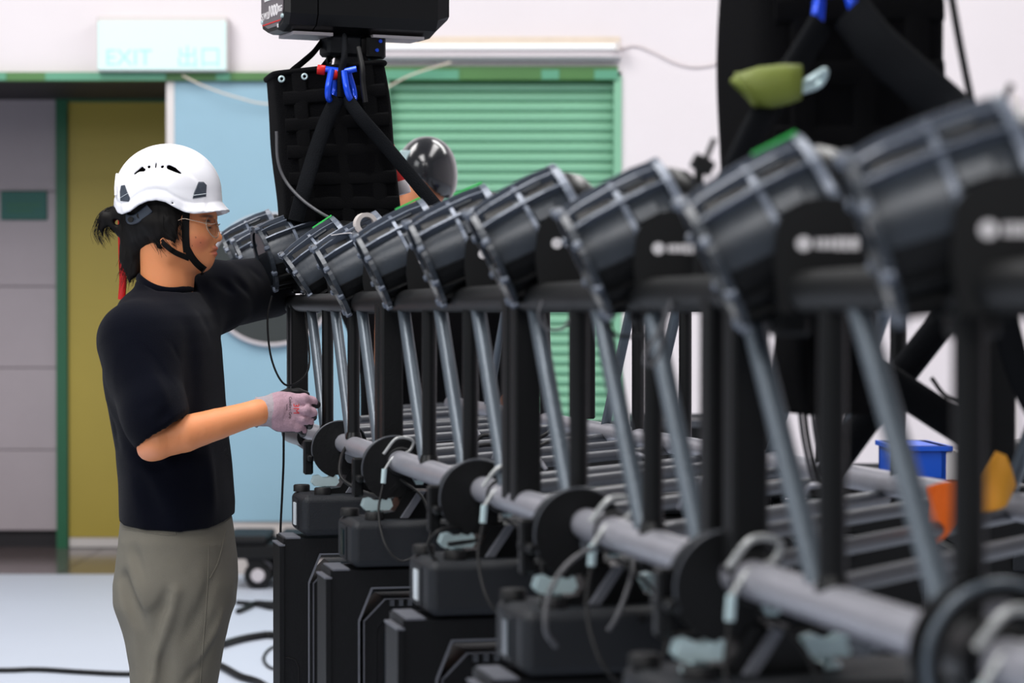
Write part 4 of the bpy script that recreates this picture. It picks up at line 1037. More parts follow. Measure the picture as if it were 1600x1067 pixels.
fy = rng2(PZ-.34, PZ+.72, .0065, PZ-.095, PZ+.095, .0024)
fz = rng2(-.01, 1.75, .0075, Q(0, 462).z, Q(0, 236).z, .0019)
f = Field(fx, fy, fz)
# trunk, legs, feet
bx0 = Q(275, 800).x
f.stack([(.82, bx0, .085, PZ, .14), (.95, bx0, .090, PZ, .145), (1.10, bx0, .085, PZ, .14), (1.25, bx0-.012, .090, PZ, .15), (1.36, bx0-.02, .08, PZ, .16), (1.41, foot.x, .05, PZ, .09)], .02)
for s, kx, ax in ((-1, 268, 262), (1, 248, 222)):
    d = s*.085
    f.cone(Q(274, 850, d*.9), Q(kx, 1180, d), .078, .055, .02); f.cone(Q(kx, 1180, d), Q(ax, 1490, d), .058, .040, .015)
    a = Q(ax, 1490, d); f.cone((a.x, a.y, .05), (a.x+.15, a.y-.01*s, .035), .042, .034, .02); f.cone((a.x, a.y, .07), (a.x-.035, a.y, .04), .035, .034, .02); f.cone(a, (a.x, a.y, .06), .04, .038, .01)
# neck and head
f.cone(Q(257, 478), Q(270, 392), .054, .046, .02)
f.cone(Q(260, 440), Q(255, 360), .047, .054, .02)
f.ell(Q(262, 318), (.088, .071, .092), .012)
f.ell(Q(293, 352), (.058, .063, .072), .02)
for s in (-1, 1):
    f.cone(Q(272, 392, s*.046), Q(314, 411, s*.014), .019, .013, .025)
    f.ell(Q(306, 368, s*.036), (.030, .024, .027), .02)      # cheek
f.ell(Q(300, 392), (.042, .044, .036), .02)
f.ell(Q(317, 409), (.0165, .021, .0155), .014)               # chin
f.ell(Q(319, 393), (.020, .030, .024), .015)                 # muzzle
f.ell(Q(327, 339), (.0125, .050, .010), .012)                # brow
f.cone(Q(329, 347), Q(338, 369), .0065, .0085, .010)         # nose
f.ell(Q(340, 371.5), (.0095, .0095, .0088), .006)
for s in (-1, 1):
    f.ell(Q(333.5, 375, s*.0115), (.0095, .0065, .0075), .006)
    f.ell(Q(336, 380, s*.006), (.0042, .0032, .0022), .003, 'sub')
    f.ell(Q(331.5, 351, s*.030), (.012, .016, .011), .010, 'sub')
    f.ell(Q(320.5, 352, s*.030), (.0135, .0145, .0120), .004)
    f.crease(Q(331, 357, s*.014), Q(327, 356, s*.042), .0016, .0022)
f.ell(Q(333, 388), (.0105, .0215, .0054), .004)              # lips
f.ell(Q(331.5, 396.5), (.0105, .0190, .0062), .004)
f.crease(Q(341, 392, -.002), Q(326, 394.5, -.028), .0030, .0024); f.crease(Q(341, 392, .002), Q(326, 394.5, .028), .0030, .0024)
f.crease(Q(331, 403, -.012), Q(331, 403, .012), .0018, .004)
f.ell(Q(338, 383.5), (.006, .004, .005), .006, 'sub')
for s in (-1, 1):                                            # ears
    f.ell(Q(262, 368, s*.069), (.0165, .0085, .027), .006, rot=-.15)
    f.ell(Q(264, 366, s*.079), (.0095, .006, .018), .004, 'sub', rot=-.15)
    f.ell(Q(266, 388, s*.068), (.008, .006, .009), .005)
f.crease(Q(284, 420, -.046), Q(290, 452, -.03), -.0018, .010)
# near arm
SH = Q(214, 534, -.17); EL = Q(243, 691, -.235); WR = Q(402, 644, -.17)
f.cone(SH, EL, .052, .036, .02)
m1 = EL.lerp(WR, .28); m2 = EL.lerp(WR, .6)
f.cone(EL+Vector((.004, 0, 0)), m1, .0320, .0360, .004); f.cone(m1, m2, .0360, .0305, .003); f.cone(m2, WR, .0305, .0245, .003)
f.ell(Q(232, 704, -.235), (.020, .020, .018), .012)
HA = Q(432, 640, -.15)
f.cone(WR, HA, .023, .024, .01); f.cone(HA, Q(462, 642, -.13), .024, .020, .01)
# far arm
SH2 = Q(290, 478, .16); EL2 = Q(404, 448, .44); WR2 = Q(470, 415, .62)
f.cone(SH2, EL2, .052, .038, .02); f.cone(EL2, WR2, .037, .025, .015)
hd = Q(484, 405, .66)
f.ell(hd, (.035, .018, .040), .01)
for k in range(4):
    r0 = hd+Vector((.012, .006, .026-.017*k)); r1 = r0+Vector((.035, .01, .012-.004*k)); r2 = r1+Vector((.018, -.02, -.002))
    f.cone(r0, r1, .0085, .0078, .004); f.cone(r1, r2, .0078, .007, .004)
f.cone(hd+Vector((0, -.01, .02)), hd+Vector((.01, -.035, .045)), .011, .009, .005)
me = f.mesh('body', 1)
skin = rgb(230, 148, 98)
colorize(me, skin, [
    (Q(334, 388), (.016, .030, .0068), rgb(176, 84, 72), .5), (Q(333, 396.5), (.016, .027, .0080), rgb(186, 92, 80), .5),
    (Q(320, 345, -.036), (.022, .022, .0045), rgb(58, 38, 32), .6), (Q(320, 345, .036), (.022, .022, .0045), rgb(58, 38, 32), .6),
    (Q(328, 355.5, -.030), (.013, .018, .0030), rgb(30, 20, 18), .5), (Q(328, 355.5, .030), (.013, .018, .0030), rgb(30, 20, 18), .5),
    (Q(322, 338, -.036), (.020, .026, .005), rgb(60, 38, 30), .5), (Q(322, 338, .036), (.020, .026, .005), rgb(60, 38, 30), .5),
    (Q(312, 380, -.055), (.030, .03, .025), rgb(216, 126, 88), .8),
    (Q(306, 371, -.06), (.002, .02, .002), rgb(130, 72, 52), .5), (Q(313, 379, -.06), (.0018, .02, .0018), rgb(140, 76, 56), .5), (Q(300, 384, -.06), (.0016, .02, .0016), rgb(140, 76, 56), .5),
    (Q(232, 706, -.24), (.03, .05, .02), rgb(222, 146, 112), .8),
    (Q(250, 420), (.08, .1, .05), rgb(222, 142, 92), .8)])
me.materials.append(MATS['skin']); body = put('body', me, man, MT)

# hair: cap under the helmet, side locks, bun and tail
h = Field(rng(Q(138, 0).x, Q(345, 0).x, .0026), rng(PZ-.10, PZ+.10, .0035), rng(Q(0, 452).z, Q(0, 232).z, .0026))
h.ell(Q(258, 318), (.094, .078, .094), .01)
for s in (-1, 1):
    h.ell(Q(252, 346, s*.052), (.042, .026, .040), .014)
    h.cone(Q(266, 345, s*.066), Q(280, 366, s*.069), .018, .008, .012)
    h.cone(Q(238, 345, s*.058), Q(268, 376, s*.068), .024, .008, .014)
    h.cone(Q(246, 350, s*.058), Q(250, 384, s*.060), .022, .007, .012)
h.ell(Q(232, 355), (.045, .062, .050), .015)
h.cone(Q(222, 350), Q(214, 392, .005), .030, .024, .02); h.cone(Q(214, 392, .005), Q(210, 428, -.01), .026, .008, .012)
h.cone(Q(205, 360), Q(200, 405, .0), .020, .014, .02); h.cone(Q(200, 405), Q(203, 440, -.01), .015, .003, .01)
h.cone(Q(208, 340), Q(190, 332), .018, .020, .014)           # bun
h.cone(Q(188, 333), Q(166, 340), .016, .014, .01); h.cone(Q(166, 340), Q(158, 355), .012, .006, .008)
h.cone(Q(158, 352), Q(161, 372), .006, .002, .006); h.cone(Q(176, 345), Q(190, 358), .014, .012, .01); h.cone(Q(190, 358), Q(205, 350), .012, .012, .01)
h.ell(Q(183, 347), (.006, .03, .006), .004, 'sub')
h.plane(Q(0, 318), (0, 0, 1)) if False else None
h.ell(Q(305, 366), (.030, .14, .046), .006, 'sub')            # clears the face
h.ell(Q(325, 345), (.046, .14, .030), .006, 'sub')
h.ell(Q(262, 381, -.085), (.012, .02, .009), .005, 'sub')
h.noise(.0011, [(260, 90, 60, 0), (400, -120, 90, 1), (180, 220, -110, 2)])
hair = h.build('hair', 'hair_black', man, 1, MT)
rs = random.Random(3); g = MB()
def lock(pts, w, n, r=.0007):
    for _ in range(n):
        o_ = Vector((rs.gauss(0, w), rs.gauss(0, w), rs.gauss(0, w*.5))); e_ = Vector((rs.gauss(0, w), rs.gauss(0, w), rs.gauss(0, w)))
        P = [p+o_.lerp(e_, i/(len(pts)-1)) for i, p in enumerate(pts)]
        P = smooth_path(P, 4); L = len(P); g.tube(P, [r*(1-.7*i/L) for i in range(L)], 3)
lock([Q(228, 345), Q(212, 380), Q(205, 415), Q(200, 440, -.01)], .010, 55)
lock([Q(225, 350), Q(200, 372), Q(194, 405), Q(192, 425)], .008, 40)
lock([Q(232, 350), Q(226, 385), Q(222, 415), Q(212, 438)], .010, 45)
lock([Q(208, 335), Q(180, 326), Q(160, 338), Q(152, 362), Q(160, 380)], .006, 45)
lock([Q(208, 340), Q(184, 334), Q(170, 346), Q(166, 362), Q(172, 372)], .005, 30)
lock([Q(200, 352), Q(182, 362), Q(172, 352), Q(176, 338)], .004, 25)
lock([Q(262, 335, -.07), Q(270, 355, -.076), Q(280, 378, -.074)], .005, 40, .0006)
lock([Q(250, 338, -.07), Q(256, 362, -.074), Q(272, 380, -.074)], .006, 40, .0006)
lock([Q(274, 335, -.066), Q(282, 350, -.070), Q(284, 368, -.070)], .003, 22, .0006)
lock([Q(240, 345, -.06), Q(243, 375, -.066), Q(252, 392, -.064)], .006, 30, .0006)
g.build('loose_hair', 'hair_black', hair)

MB().tube(smooth_path([Q(190, 338, .03), Q(190, 365, .04), Q(191, 405, .045), Q(192, 440, .05), Q(190, 468, .06)], 6), [(.0075, .0014)]*25, 8, flat=(1, 0, 0)).build('red_strap', 'red_plastic', man, MT)
# helmet shell
hx = rng(Q(172, 0).x, Q(368, 0).x, .0021); hy = rng(PZ-.135, PZ+.135, .0026); hz = rng(Q(0, 346).z, Q(0, 216).z, .0021)
s_ = Field(hx, hy, hz)
HCx = Q(263, 300); BR = [(174, 322), (181, 332), (190, 335), (205, 331), (220, 321), (234, 315.5), (248, 314), (262, 317), (276, 325), (290, 332), (304, 335), (325, 333), (345, 329), (366, 323)]
bx = np.array([Q(a, 300, -.07).x for a, b in BR]); bz = np.array([Q(300, b, -.07).z for a, b in BR])
def shell(off):
    def fn(X, Y, Z):
        c = HCx; ax_ = .1075+off; ay_ = .102+off; az_ = .0975+off
        zz_ = Z-c.z
        # below the widest level the shell runs down almost straight and flares out at the rim
        dn = np.clip(-zz_, 0, 1); zc = np.where(zz_ > 0, zz_, zz_*.42)
        flare = 1+.9*dn+np.where(X > c.x+.04, np.clip((X-c.x-.04)/.06, 0, 1)*np.clip((dn-.012)/.03, 0, 1)**2*.20, 0)
        x = (X-c.x)/flare; y = (Y-c.y)/flare
        q = np.sqrt((x/ax_)**2+(y/ay_)**2+(zc/az_)**2)
        return (q-1)*min(ax_, ay_, az_)
    return fn
lo = [hx[0], hy[0], hz[0]]; hi = [hx[-1], hy[-1], hz[-1]]
s_.op(shell(0), lo, hi, .001); 
def band(X, Y, Z):      # raised crown panel and the lower step line
    c = HCx; r = np.sqrt(((X-c.x)/.088)**2+((Z-(c.z-.025))/.073)**2)
    return -.0022*np.clip((1-r)*16, 0, 1)*np.clip((np.abs(Y-c.y)-.02)/.02, 0, 1)
s_.op(lambda X, Y, Z: band(X, Y, Z)+0*Z, lo, hi, 0, 'disp', 0)
s_.op(lambda X, Y, Z: .0014*np.exp(-((Z-np.interp(X, bx, bz)-.022)/.0035)**2)+0*Y, lo, hi, 0, 'disp', 0)
s_.op(shell(-.0065), lo, hi, .001, 'sub')
X_, Z_ = s_.x[:, None, None], s_.z[None, None, :]
Yy = s_.y[None, :, None]
s_.F = np.maximum(s_.F, (np.interp(X_, bx, bz)-Z_+0*Yy).astype(np.float32))
for sgn in (-1, 1):       # vents
    V = lambda a, b: Q(a, b, sgn*.05)
    s_.slot(V(214, 273), V(226, 264), .0016, .0026, sgn); s_.slot(V(221, 268), V(229, 267), .0020, .0034, sgn)
    s_.slot(V(268, 263), V(277, 267), .0044, .0040, sgn); s_.slot(V(277, 267), V(287, 273), .0040, .0012, sgn)
    for px in (237, 258): s_.slot(V(px, 262.5), V(px+.1, 262.5), .0030, .0030, sgn)
    s_.slot(V(247.5, 257), V(247.5, 264), .0013, .0013, sgn); s_.slot(V(275, 319), V(275.1, 319), .0018, .0018, sgn)
helmet = s_.build('helmet', 'helmet_white', man, 1, MT)
bv = BVHTree.FromPolygons([v.co.copy() for v in helmet.data.vertices], [tuple(p.vertices) for p in helmet.data.polygons])
def on_shell(px, py, lift=.0):
    o_ = Vector((0, 0, CAMH)); d_ = (Q(px, py)-o_).normalized(); h_ = bv.ray_cast(o_, d_)
    return (h_[0] if h_[0] else Q(px, py, -.1))-d_*lift
def patch(name, m, outline, T_, thick=.003, parent=None):
    """small moulded piece that follows the helmet surface"""
    n = len(outline); c = (sum(a for a, b in outline)/n, sum(b for a, b in outline)/n)
    v = []
    for s, lf in ((1, -.001), (1, thick*.6), (.82, thick)):
        for a, b in outline: v.append(on_shell(c[0]+(a-c[0])*s, c[1]+(b-c[1])*s, lf))
    v.append(on_shell(c[0], c[1], thick)); f = []
    for r in (0, 1):
        for i in range(n): f.append((r*n+i, r*n+(i+1) % n, (r+1)*n+(i+1) % n, (r+1)*n+i))
    for i in range(n): f.append((2*n+i, 2*n+(i+1) % n, 3*n))
    return MB().raw(v, f).build(name, m, parent or helmet)
patch('clip_front', 'clip_slate', dense([(310, 284), (318, 284), (323, 289), (322, 307), (301, 310), (303, 301)], 3), 0)['label'] = 'slate grey clip at the front side of the helmet'
patch('clip_rear', 'clip_slate', dense([(189, 290), (195, 289), (199, 300), (203, 309), (201, 315), (188, 314), (187, 300)], 3), 0)['label'] = 'slate grey clip at the rear side of the helmet'
MB().tube([on_shell(301+k*3.6, 305.5-k*.5, .0035) for k in range(7)], .0007, 4).build('clip_seam', 'label_white', helmet)
MB().tube([on_shell(188+k*2, 309-k*1.2, .0035) for k in range(7)], .0007, 4).build('clip_seam', 'label_white', helmet)
MB().tube(smooth_path([Q(183, 272, -.03), Q(181, 290, -.045), Q(181, 305, -.05)], 5), .003, 8).build('rear_ridge', 'helmet_white', helmet)
# fit cradle at the nape
MB().tube(smooth_path([Q(196, 333, -.03), Q(200, 342, -.056), Q(212, 342, -.070), Q(226, 332, -.079), Q(234, 325, -.081)], 6), [(.010, .002)]*25, 8).build('head_band', 'clip_slate', helmet)
for a, b in ((204, 343), (218, 337)): MB().lathe([(-.003, .0055), (.0, .006)], 16, 'y', T=Matrix.Translation(Q(a, b, -.073))).build('band_stud', 'rubber', helmet)
# chin straps: follow the face
bb = BVHTree.FromPolygons([v.co.copy() for v in me.vertices], [tuple(p.vertices) for p in me.polygons])
hb = BVHTree.FromPolygons([v.co.copy() for v in hair.data.vertices], [tuple(p.vertices) for p in hair.data.polygons])
def on_body(px, py, lift=.002, default=-.07):
    o_ = Vector((0, 0, CAMH)); d_ = (Q(px, py)-o_).normalized()
    hs = [q_ for q_ in (bb.ray_cast(o_, d_)[0], ) if q_]
    return (hs[0] if hs else Q(px, py, default))-d_*lift
def ribbon(name, pts, wpx, m='strap_black', parent=None, lift=.0025, th=.0008):
    c = [Vector((a, b, 0)) for a, b in pts]; c = smooth_path(c, 6); v = []; f = []
    for i, p in enumerate(c):
        t = (c[min(i+1, len(c)-1)]-c[max(i-1, 0)]).normalized(); nrm = Vector((-t.y, t.x, 0))
        for s in (-1, 0, 1): v.append(on_body(p.x+nrm.x*s*wpx/2, p.y+nrm.y*s*wpx/2, lift+th))
        for s in (1, 0, -1): v.append(on_body(p.x+nrm.x*s*wpx/2, p.y+nrm.y*s*wpx/2, lift-.002))
    for i in range(len(c)-1):
        for k in range(6): f.append((i*6+k, i*6+(k+1) % 6, (i+1)*6+(k+1) % 6, (i+1)*6+k))
    return MB().raw(v, f, False).build(name, m, parent or helmet)
ribbon('chin_strap', [(291, 331), (290, 350), (290, 372), (292, 394)], 11.5)
ribbon('chin_strap', [(292, 388), (300, 402), (309, 413), (320, 422)], 11)
ribbon('chin_strap', [(251, 376), (262, 386), (275, 395), (296, 404)], 8.5)
MB().tube(smooth_path([Q(317, 421, -.014), Q(314, 426, 0), Q(317, 421, .014), Q(305, 408, .05), Q(292, 385, .068), Q(292, 335, .074)], 5), [(.006, .0012)]*26, 8).build('chin_strap', 'strap_black', helmet)
# glasses
gl = empty('glasses', '', '', (0, 0, 0)); gl.parent = man
for k_ in ('label', 'category'): del gl[k_]
bpy.data.objects.remove(gl)
fr = MB()
T0 = lambda s: smooth_path([Q(336, 349, s*.052), Q(327, 350, s*.064), Q(300, 344, s*.072), Q(284, 342, s*.074), Q(268, 352, s*.074)], 5)
for s in (-1, 1): fr.tube(T0(s), .0009, 6)
def rimpts(s, n=28):
    out = []
    for t in np.linspace(0, 2*PI, n+1)[:-1]:
        y = s*(.033+.0) + .0245*math.cos(t); z = .0225*math.sin(t)
        p = Q(341, 355)+Vector((-.055*z/.06*.25 - 1.6*(abs(y)-.010)**2*3 - .10*(abs(y)), y, z)); out.append(p)
    return out
for s in (-1, 1): fr.tube(rimpts(s), .0010, 6, closed=True)
fr.tube(smooth_path([rimpts(-1)[0 if False else 0]+Vector((0, 0, .004)), Q(343.5, 350), rimpts(1)[14]+Vector((0, 0, .004))], 5), .0009, 6)
glasses = fr.build('glasses', 'wire_gold', man, MT)
for s in (-1, 1):
    r_ = rimpts(s); c_ = sum(r_, Vector())/len(r_); n = len(r_)
    v = r_+[p+Vector((.0008, 0, 0)) for p in r_]
    MB().raw(v, [tuple(range(n)), tuple(range(2*n-1, n-1, -1))]+[(i, (i+1) % n, n+(i+1) % n, n+i) for i in range(n)], False).build('lens', 'clear_lens', glasses)

# t-shirt
t = Field(rng(Q(148, 0).x-.02, Q(470, 0).x, .0046), rng(PZ-.36, PZ+.60, .0052), rng(Q(0, 840).z, Q(0, 392).z, .0046))
rows = []
for py, L, R, b in ((452, 222, 300, .070), (460, 207, 306, .100), (474, 193, 318, .14), (492, 181, 332, .175), (515, 172, 340, .195), (545, 167, 344, .205), (590, 167, 347, .205), (625, 171, 349, .20), (660, 178, 353, .195), (700, 186, 357, .19), (745, 189, 361, .187), (785, 190, 365, .185), (835, 192, 364, .182)):
    a = (Q(R, py).x-Q(L, py).x)/2; rows.append((Q(0, py).z, (Q(R, py).x+Q(L, py).x)/2, a, PZ, b))
t.stack(rows, .01, p=2.35)
t.cone(Q(256, 478), Q(259, 452), .085, .060, .03)
# sleeves
hem0 = Q(216, 694, -.235); hem1 = Q(279, 649, -.235); dv = (hem1-hem0).normalized(); nn = Vector((-dv.z, 0, dv.x)); nn = nn if nn.z < 0 else -nn
pc = (hem0+hem1)/2
SA0 = Q(212, 532, -.155)
t.cone(SA0, Q(242, 655, -.225), .076, .060, .035); 
t.cone(Q(240, 640, -.222), pc+nn*.05, .061, .057, .02, cut=[(pc, nn)])
t.cone(Q(240, 655, -.226), pc+nn*.08, .050, .050, .004, 'sub', cut=[(pc-nn*.035, -nn)])
hp = Q(427, 449, .46); n2 = (Q(404, 448, .44)-Q(300, 474, .16)).normalized(); n2 = Vector((n2.x, n2.y*.6, n2.z)).normalized()
t.cone(Q(290, 478, .13), Q(330, 466, .22), .080, .075, .04); t.cone(Q(330, 464, .22), Q(436, 446, .49), .073, .068, .03, cut=[(hp, n2)])
t.cone(Q(404, 450, .44), Q(470, 440, .58), .056, .056, .004, 'sub', cut=[(hp-n2*.03, -n2)])
# neck opening, hem
nx_ = np.array([Q(a, 440).x for a in (200, 218, 232, 250, 266, 282, 297, 320)]); nz_ = np.array([Q(260, b).z for b in (429, 434, 445, 454, 458, 459, 457, 455)])
t.op(lambda X, Y, Z: np.maximum(np.interp(X, nx_, nz_)-Z, np.sqrt(((X-Q(259, 0).x)/1.0)**2+(Y-PZ)**2)-.078), [Q(200, 0).x, PZ-.09, Q(0, 470).z], [Q(318, 0).x, PZ+.09, Q(0, 395).z], .003, 'sub')
hm = Q(190, 815); hm2 = Q(280, 826); X_ = t.x[:, None, None]; Z_ = t.z[None, None, :]; Y_ = t.y[None, :, None]
hx_ = np.array([Q(a, 820, -.1).x for a in (180, 195, 240, 290, 330, 370)]); hz_ = np.array([Q(200, b, -.1).z for b in (813, 818, 824, 826, 822, 806)])
t.F = np.maximum(t.F, (np.interp(X_, hx_, hz_)-Z_+0*Y_).astype(np.float32))
# folds
cr = lambda a, b, d, w, da=-.2, db=-.2: t.crease(Q(a[0], a[1], da), Q(b[0], b[1], db), d, w)
cr((212, 545), (196, 640), .010, .016, -.17, -.19); cr((262, 540), (278, 628), .012, .018, -.17, -.19); cr((190, 590), (214, 676), -.007, .012, -.22, -.24)
cr((225, 600), (268, 588), .006, .012, -.29, -.28); cr((214, 640), (262, 618), .006, .012, -.3, -.3); cr((232, 560), (262, 640), -.006, .014, -.26, -.28)
cr((236, 520), (270, 560), .007, .016, -.2, -.17); cr((206, 500), (214, 540), .006, .014, -.17, -.22); cr((220, 498), (262, 514), -.005, .012, -.17, -.17)
cr((250, 660), (262, 640), .006, .010, -.29, -.28)
cr((300, 520), (320, 660), .009, .022, -.16, -.18); cr((282, 660), (300, 790), .008, .022, -.2, -.2); cr((330, 700), (340, 800), -.007, .02, -.14, -.14)
cr((215, 740), (246, 812), .008, .02, -.18, -.18); cr((200, 700), (262, 740), .007, .016, -.17, -.2); cr((262, 720), (330, 690), -.006, .02, -.2, -.18)
cr((318, 470), (338, 520), .008, .016, -.10, -.08); cr((340, 430), (372, 478), .008, .014, .10, .22); cr((365, 420), (388, 478), .008, .012, .14, .25); cr((395, 425), (408, 470), .006, .012, .28, .33)
cr((352, 500), (395, 478), -.005, .014, .16, .3)
cr((202, 528), (236, 522), .0035, .004, -.24, -.25); cr((236, 522), (268, 534), .0035, .004, -.25, -.21); cr((268, 534), (280, 560), .003, .004, -.21, -.2)
cr((182, 620), (192, 690), .008, .018, -.10, -.12); cr((172, 560), (178, 640), -.006, .02, -.1, -.12)
t.noise(.0011, [(22, 31, 38, 0), (-35, 26, 29, 1), (48, -22, 31, 2)])
shirt = t.build('t_shirt', 'shirt_navy', man, 1, MT)
# ribbed collar
col = []
for a in np.linspace(0, 2*PI, 41)[:-1]:
    c = Vector((math.cos(a), math.sin(a)))
    px = 258+41.5*c.x; py = 441.5+9.5*c.x
    col.append(Q(px, py)+Vector((0, c.y*.0600, -.016*(c.y**2))))
MB().tube(col, [(.0085, .0042)]*40, 10, closed=True).build('collar', 'shirt_navy', shirt)
P = smooth_path([Q(217, 693, -.295), Q(236, 684, -.305), Q(262, 664, -.300), Q(279, 649, -.275)], 6)

# trousers
u = Field(rng(Q(170, 0).x, Q(385, 0).x, .0050), rng(PZ-.24, PZ+.24, .0056), rng(.05, Q(0, 800).z, .0052))
rw = []
for py, L, R, b in ((806, 193, 360, .170), (830, 190, 364, .176), (870, 187, 368, .182), (910, 187, 369, .184), (945, 191, 366, .176), (985, 206, 350, .140), (1020, 232, 320, .09)):
    rw.append((Q(0, py).z, (Q(L, py).x+Q(R, py).x)/2, (Q(R, py).x-Q(L, py).x)/2, PZ, b))
u.stack(rw, .01, p=2.4)
def leg_rows(d, data):
    rr = []
    for py, L, R, b in data: rr.append((Q(0, py).z, (Q(L, py).x+Q(R, py).x)/2, (Q(R, py).x-Q(L, py).x)/2, PZ+d, b))
    return rr
u.stack(leg_rows(-.088, ((850, 215, 350, .075), (905, 194, 365, .092), (935, 191, 367, .098), (980, 205, 361, .100), (1030, 215, 352, .100), (1080, 216, 344, .098), (1180, 216, 336, .090), (1300, 212, 322, .082), (1500, 212, 310, .078))), .03, p=2.2)
u.stack(leg_rows(.088, ((850, 215, 335, .075), (905, 194, 352, .092), (935, 190, 350, .096), (980, 200, 340, .095), (1020, 203, 325, .095), (1067, 198, 310, .092), (1180, 182, 288, .088), (1300, 172, 272, .082), (1500, 165, 264, .078))), .02, p=2.2)
cr = lambda a, b, d, w, da=-.19, db=-.19: u.crease(Q(a[0], a[1], da), Q(b[0], b[1], db), d*1.7, w*.85)
cr((196, 905), (222, 985), .020, .016, -.15, -.19); cr((222, 985), (218, 1062), .016, .018); cr((210, 880), (228, 950), -.008, .014, -.16, -.18)
cr((228, 962), (262, 950), .007, .012); cr((274, 925), (240, 1040), -.011, .013); cr((262, 930), (228, 1020), .010, .014); cr((240, 1050), (222, 1100), -.009, .014)
cr((330, 925), (290, 1000), .007, .014, -.17, -.19); cr((350, 960), (300, 1062), -.006, .012, -.14, -.18); cr((340, 1000), (290, 1067), .006, .012, -.15, -.18)
cr((318, 868), (300, 890), .006, .014); cr((295, 868), (318, 880), -.005, .010); cr((345, 890), (322, 930), .005, .012, -.15, -.17)
cr((210, 858), (216, 900), .006, .014, -.16, -.18); cr((250, 1000), (262, 1067), .006, .016); cr((300, 960), (318, 1060), .004, .012)
cr((325, 852), (320, 1090), .003, .004, -.16, -.18)
u.noise(.0012, [(30, 25, 22, 0), (-22, 30, 35, 1), (45, 18, -28, 2)])
tro = u.build('trousers', 'trouser_grey', man, 1, MT)
tb = BVHTree.FromPolygons([v.co.copy() for v in tro.data.vertices], [tuple(p.vertices) for p in tro.data.polygons])
def seam(name, pts, r=.0014):
    L = []
    for p in smooth_path([Vector((a, b, 0)) for a, b in pts], 6):
        o_ = Vector((0, 0, CAMH)); d_ = (Q(p.x, p.y)-o_).normalized(); h_ = tb.ray_cast(o_, d_)[0]
        if h_: L.append(h_-d_*.0003)
    if len(L) > 2: MB().tube(L, r, 5).build(name, 'trouser_grey', tro)
seam('side_seam', [(326, 850), (325, 900), (322, 950), (318, 1000), (313, 1067)], .0012)
seam('pocket_seam', [(352, 828), (348, 850), (340, 880), (328, 903)], .0013)
seam('waist_seam', [(192, 826), (230, 832), (272, 836), (272, 828)], .0012)
# shoes
for s, ax in ((-1, 262), (1, 222)):
    a = Q(ax, 1490, s*.085)
    sh_ = Field(rng(a.x-.10, a.x+.24, .006), rng(a.y-.08, a.y+.08, .006), rng(-.004, .16, .006))
    sh_.cone((a.x-.03, a.y, .045), (a.x+.16, a.y, .035), .048, .042, .01); sh_.cone((a.x, a.y, .06), (a.x, a.y, .12), .052, .052, .02); sh_.plane((0, 0, .002), (0, 0, -1))
    sh_.build('shoe', 'rubber', man, 1, MT)

# glove on the near hand, five fingers
GZ = -.155
g_ = Field(rng(Q(392, 0).x, Q(512, 0).x, .0016), rng(PZ-.24, PZ-.04, .0018), rng(Q(0, 700).z, Q(0, 596).z, .0016))
G = lambda a, b, d=GZ: Q(a, b, d)
g_.cone(G(385, 645), G(430, 641), .0275, .031, .006)
g_.ell(G(441, 642), (.034, .020, .0385), .01); g_.ell(G(457, 643, -.15), (.026, .018, .034), .012)
g_.cone(G(438, 660), G(464, 664, -.15), .016, .015, .012)
# thumb (up, reaching behind the post), index, middle, ring, little finger
g_.cone(G(428, 628, -.145), G(450, 617, -.13), .0150, .0125, .010); g_.cone(G(450, 617, -.13), G(466, 614, -.115), .0120, .0098, .005); g_.cone(G(466, 614, -.115), G(478, 617, -.105), .0098, .0080, .003)
for pts, rr in (([(455, 625, -.160), (475, 623, -.163), (488, 627, -.150), (495, 632, -.136)], (.0120, .0105, .0092, .0080)),
                ([(460, 638, -.160), (478, 640, -.166), (488, 645, -.155), (489, 651, -.138)], (.0120, .0108, .0098, .0085)),
                ([(460, 650, -.156), (474, 653, -.162), (483, 659, -.152), (483, 665, -.136)], (.0115, .0102, .0093, .0080)),
                ([(456, 662, -.150), (466, 667, -.155), (473, 673, -.146), (473, 678, -.132)], (.0105, .0092, .0082, .0070))):
    for i in range(3): g_.cone(G(*pts[i]), G(*pts[i+1]), rr[i], rr[i+1], .0035 if i else .008)
for (a, b) in (((468, 632.5), (486, 637)), ((466, 646.5), (482, 653)), ((462, 659.5), (474, 667))): g_.crease(G(a[0], a[1], -.172), G(b[0], b[1], -.166), .0045, .0030)
g_.plane(G(400, 644), (-1, 0, .04))
g_.cone(G(397, 644), G(405, 644), .0262, .026, .001, 'sub') if False else None
for k in range(5): g_.crease(G(430+k*2, 655+k*3, -.182), G(452, 662+k*3, -.176), .0012, .003)
g_.noise(.0004, [(300, 240, 210, 0), (-210, 330, 260, 1), (410, 180, -230, 2)])
glove = g_.build('glove', 'glove_pink', man, 1, MT)
gm = glove.data; gm.materials.append(MATS['glove_cuff']); gm.materials.append(MATS['rubber'])
xc = Q(427, 0, GZ).x
for p in gm.polygons:
    c = p.center
    if c.x < xc+.003*math.sin(c.z*90): p.material_index = 1
    elif c.y > PZ+GZ+.006 or (p.normal.z < -.55 and c.y > PZ+GZ-.006): p.material_index = 2
MB().tube([G(401, 644)+Vector((.002*math.cos(a), .0285*math.cos(a), .0285*math.sin(a))) for a in np.linspace(0, 2*PI, 25)[:-1]], .0022, 8, closed=True).build('cuff_hem', 'glove_cuff', glove, None).matrix_local = Matrix()
cb = glove.children[-1] if glove.children else None
gb = BVHTree.FromPolygons([v.co.copy() for v in gm.vertices], [tuple(p.vertices) for p in gm.polygons])
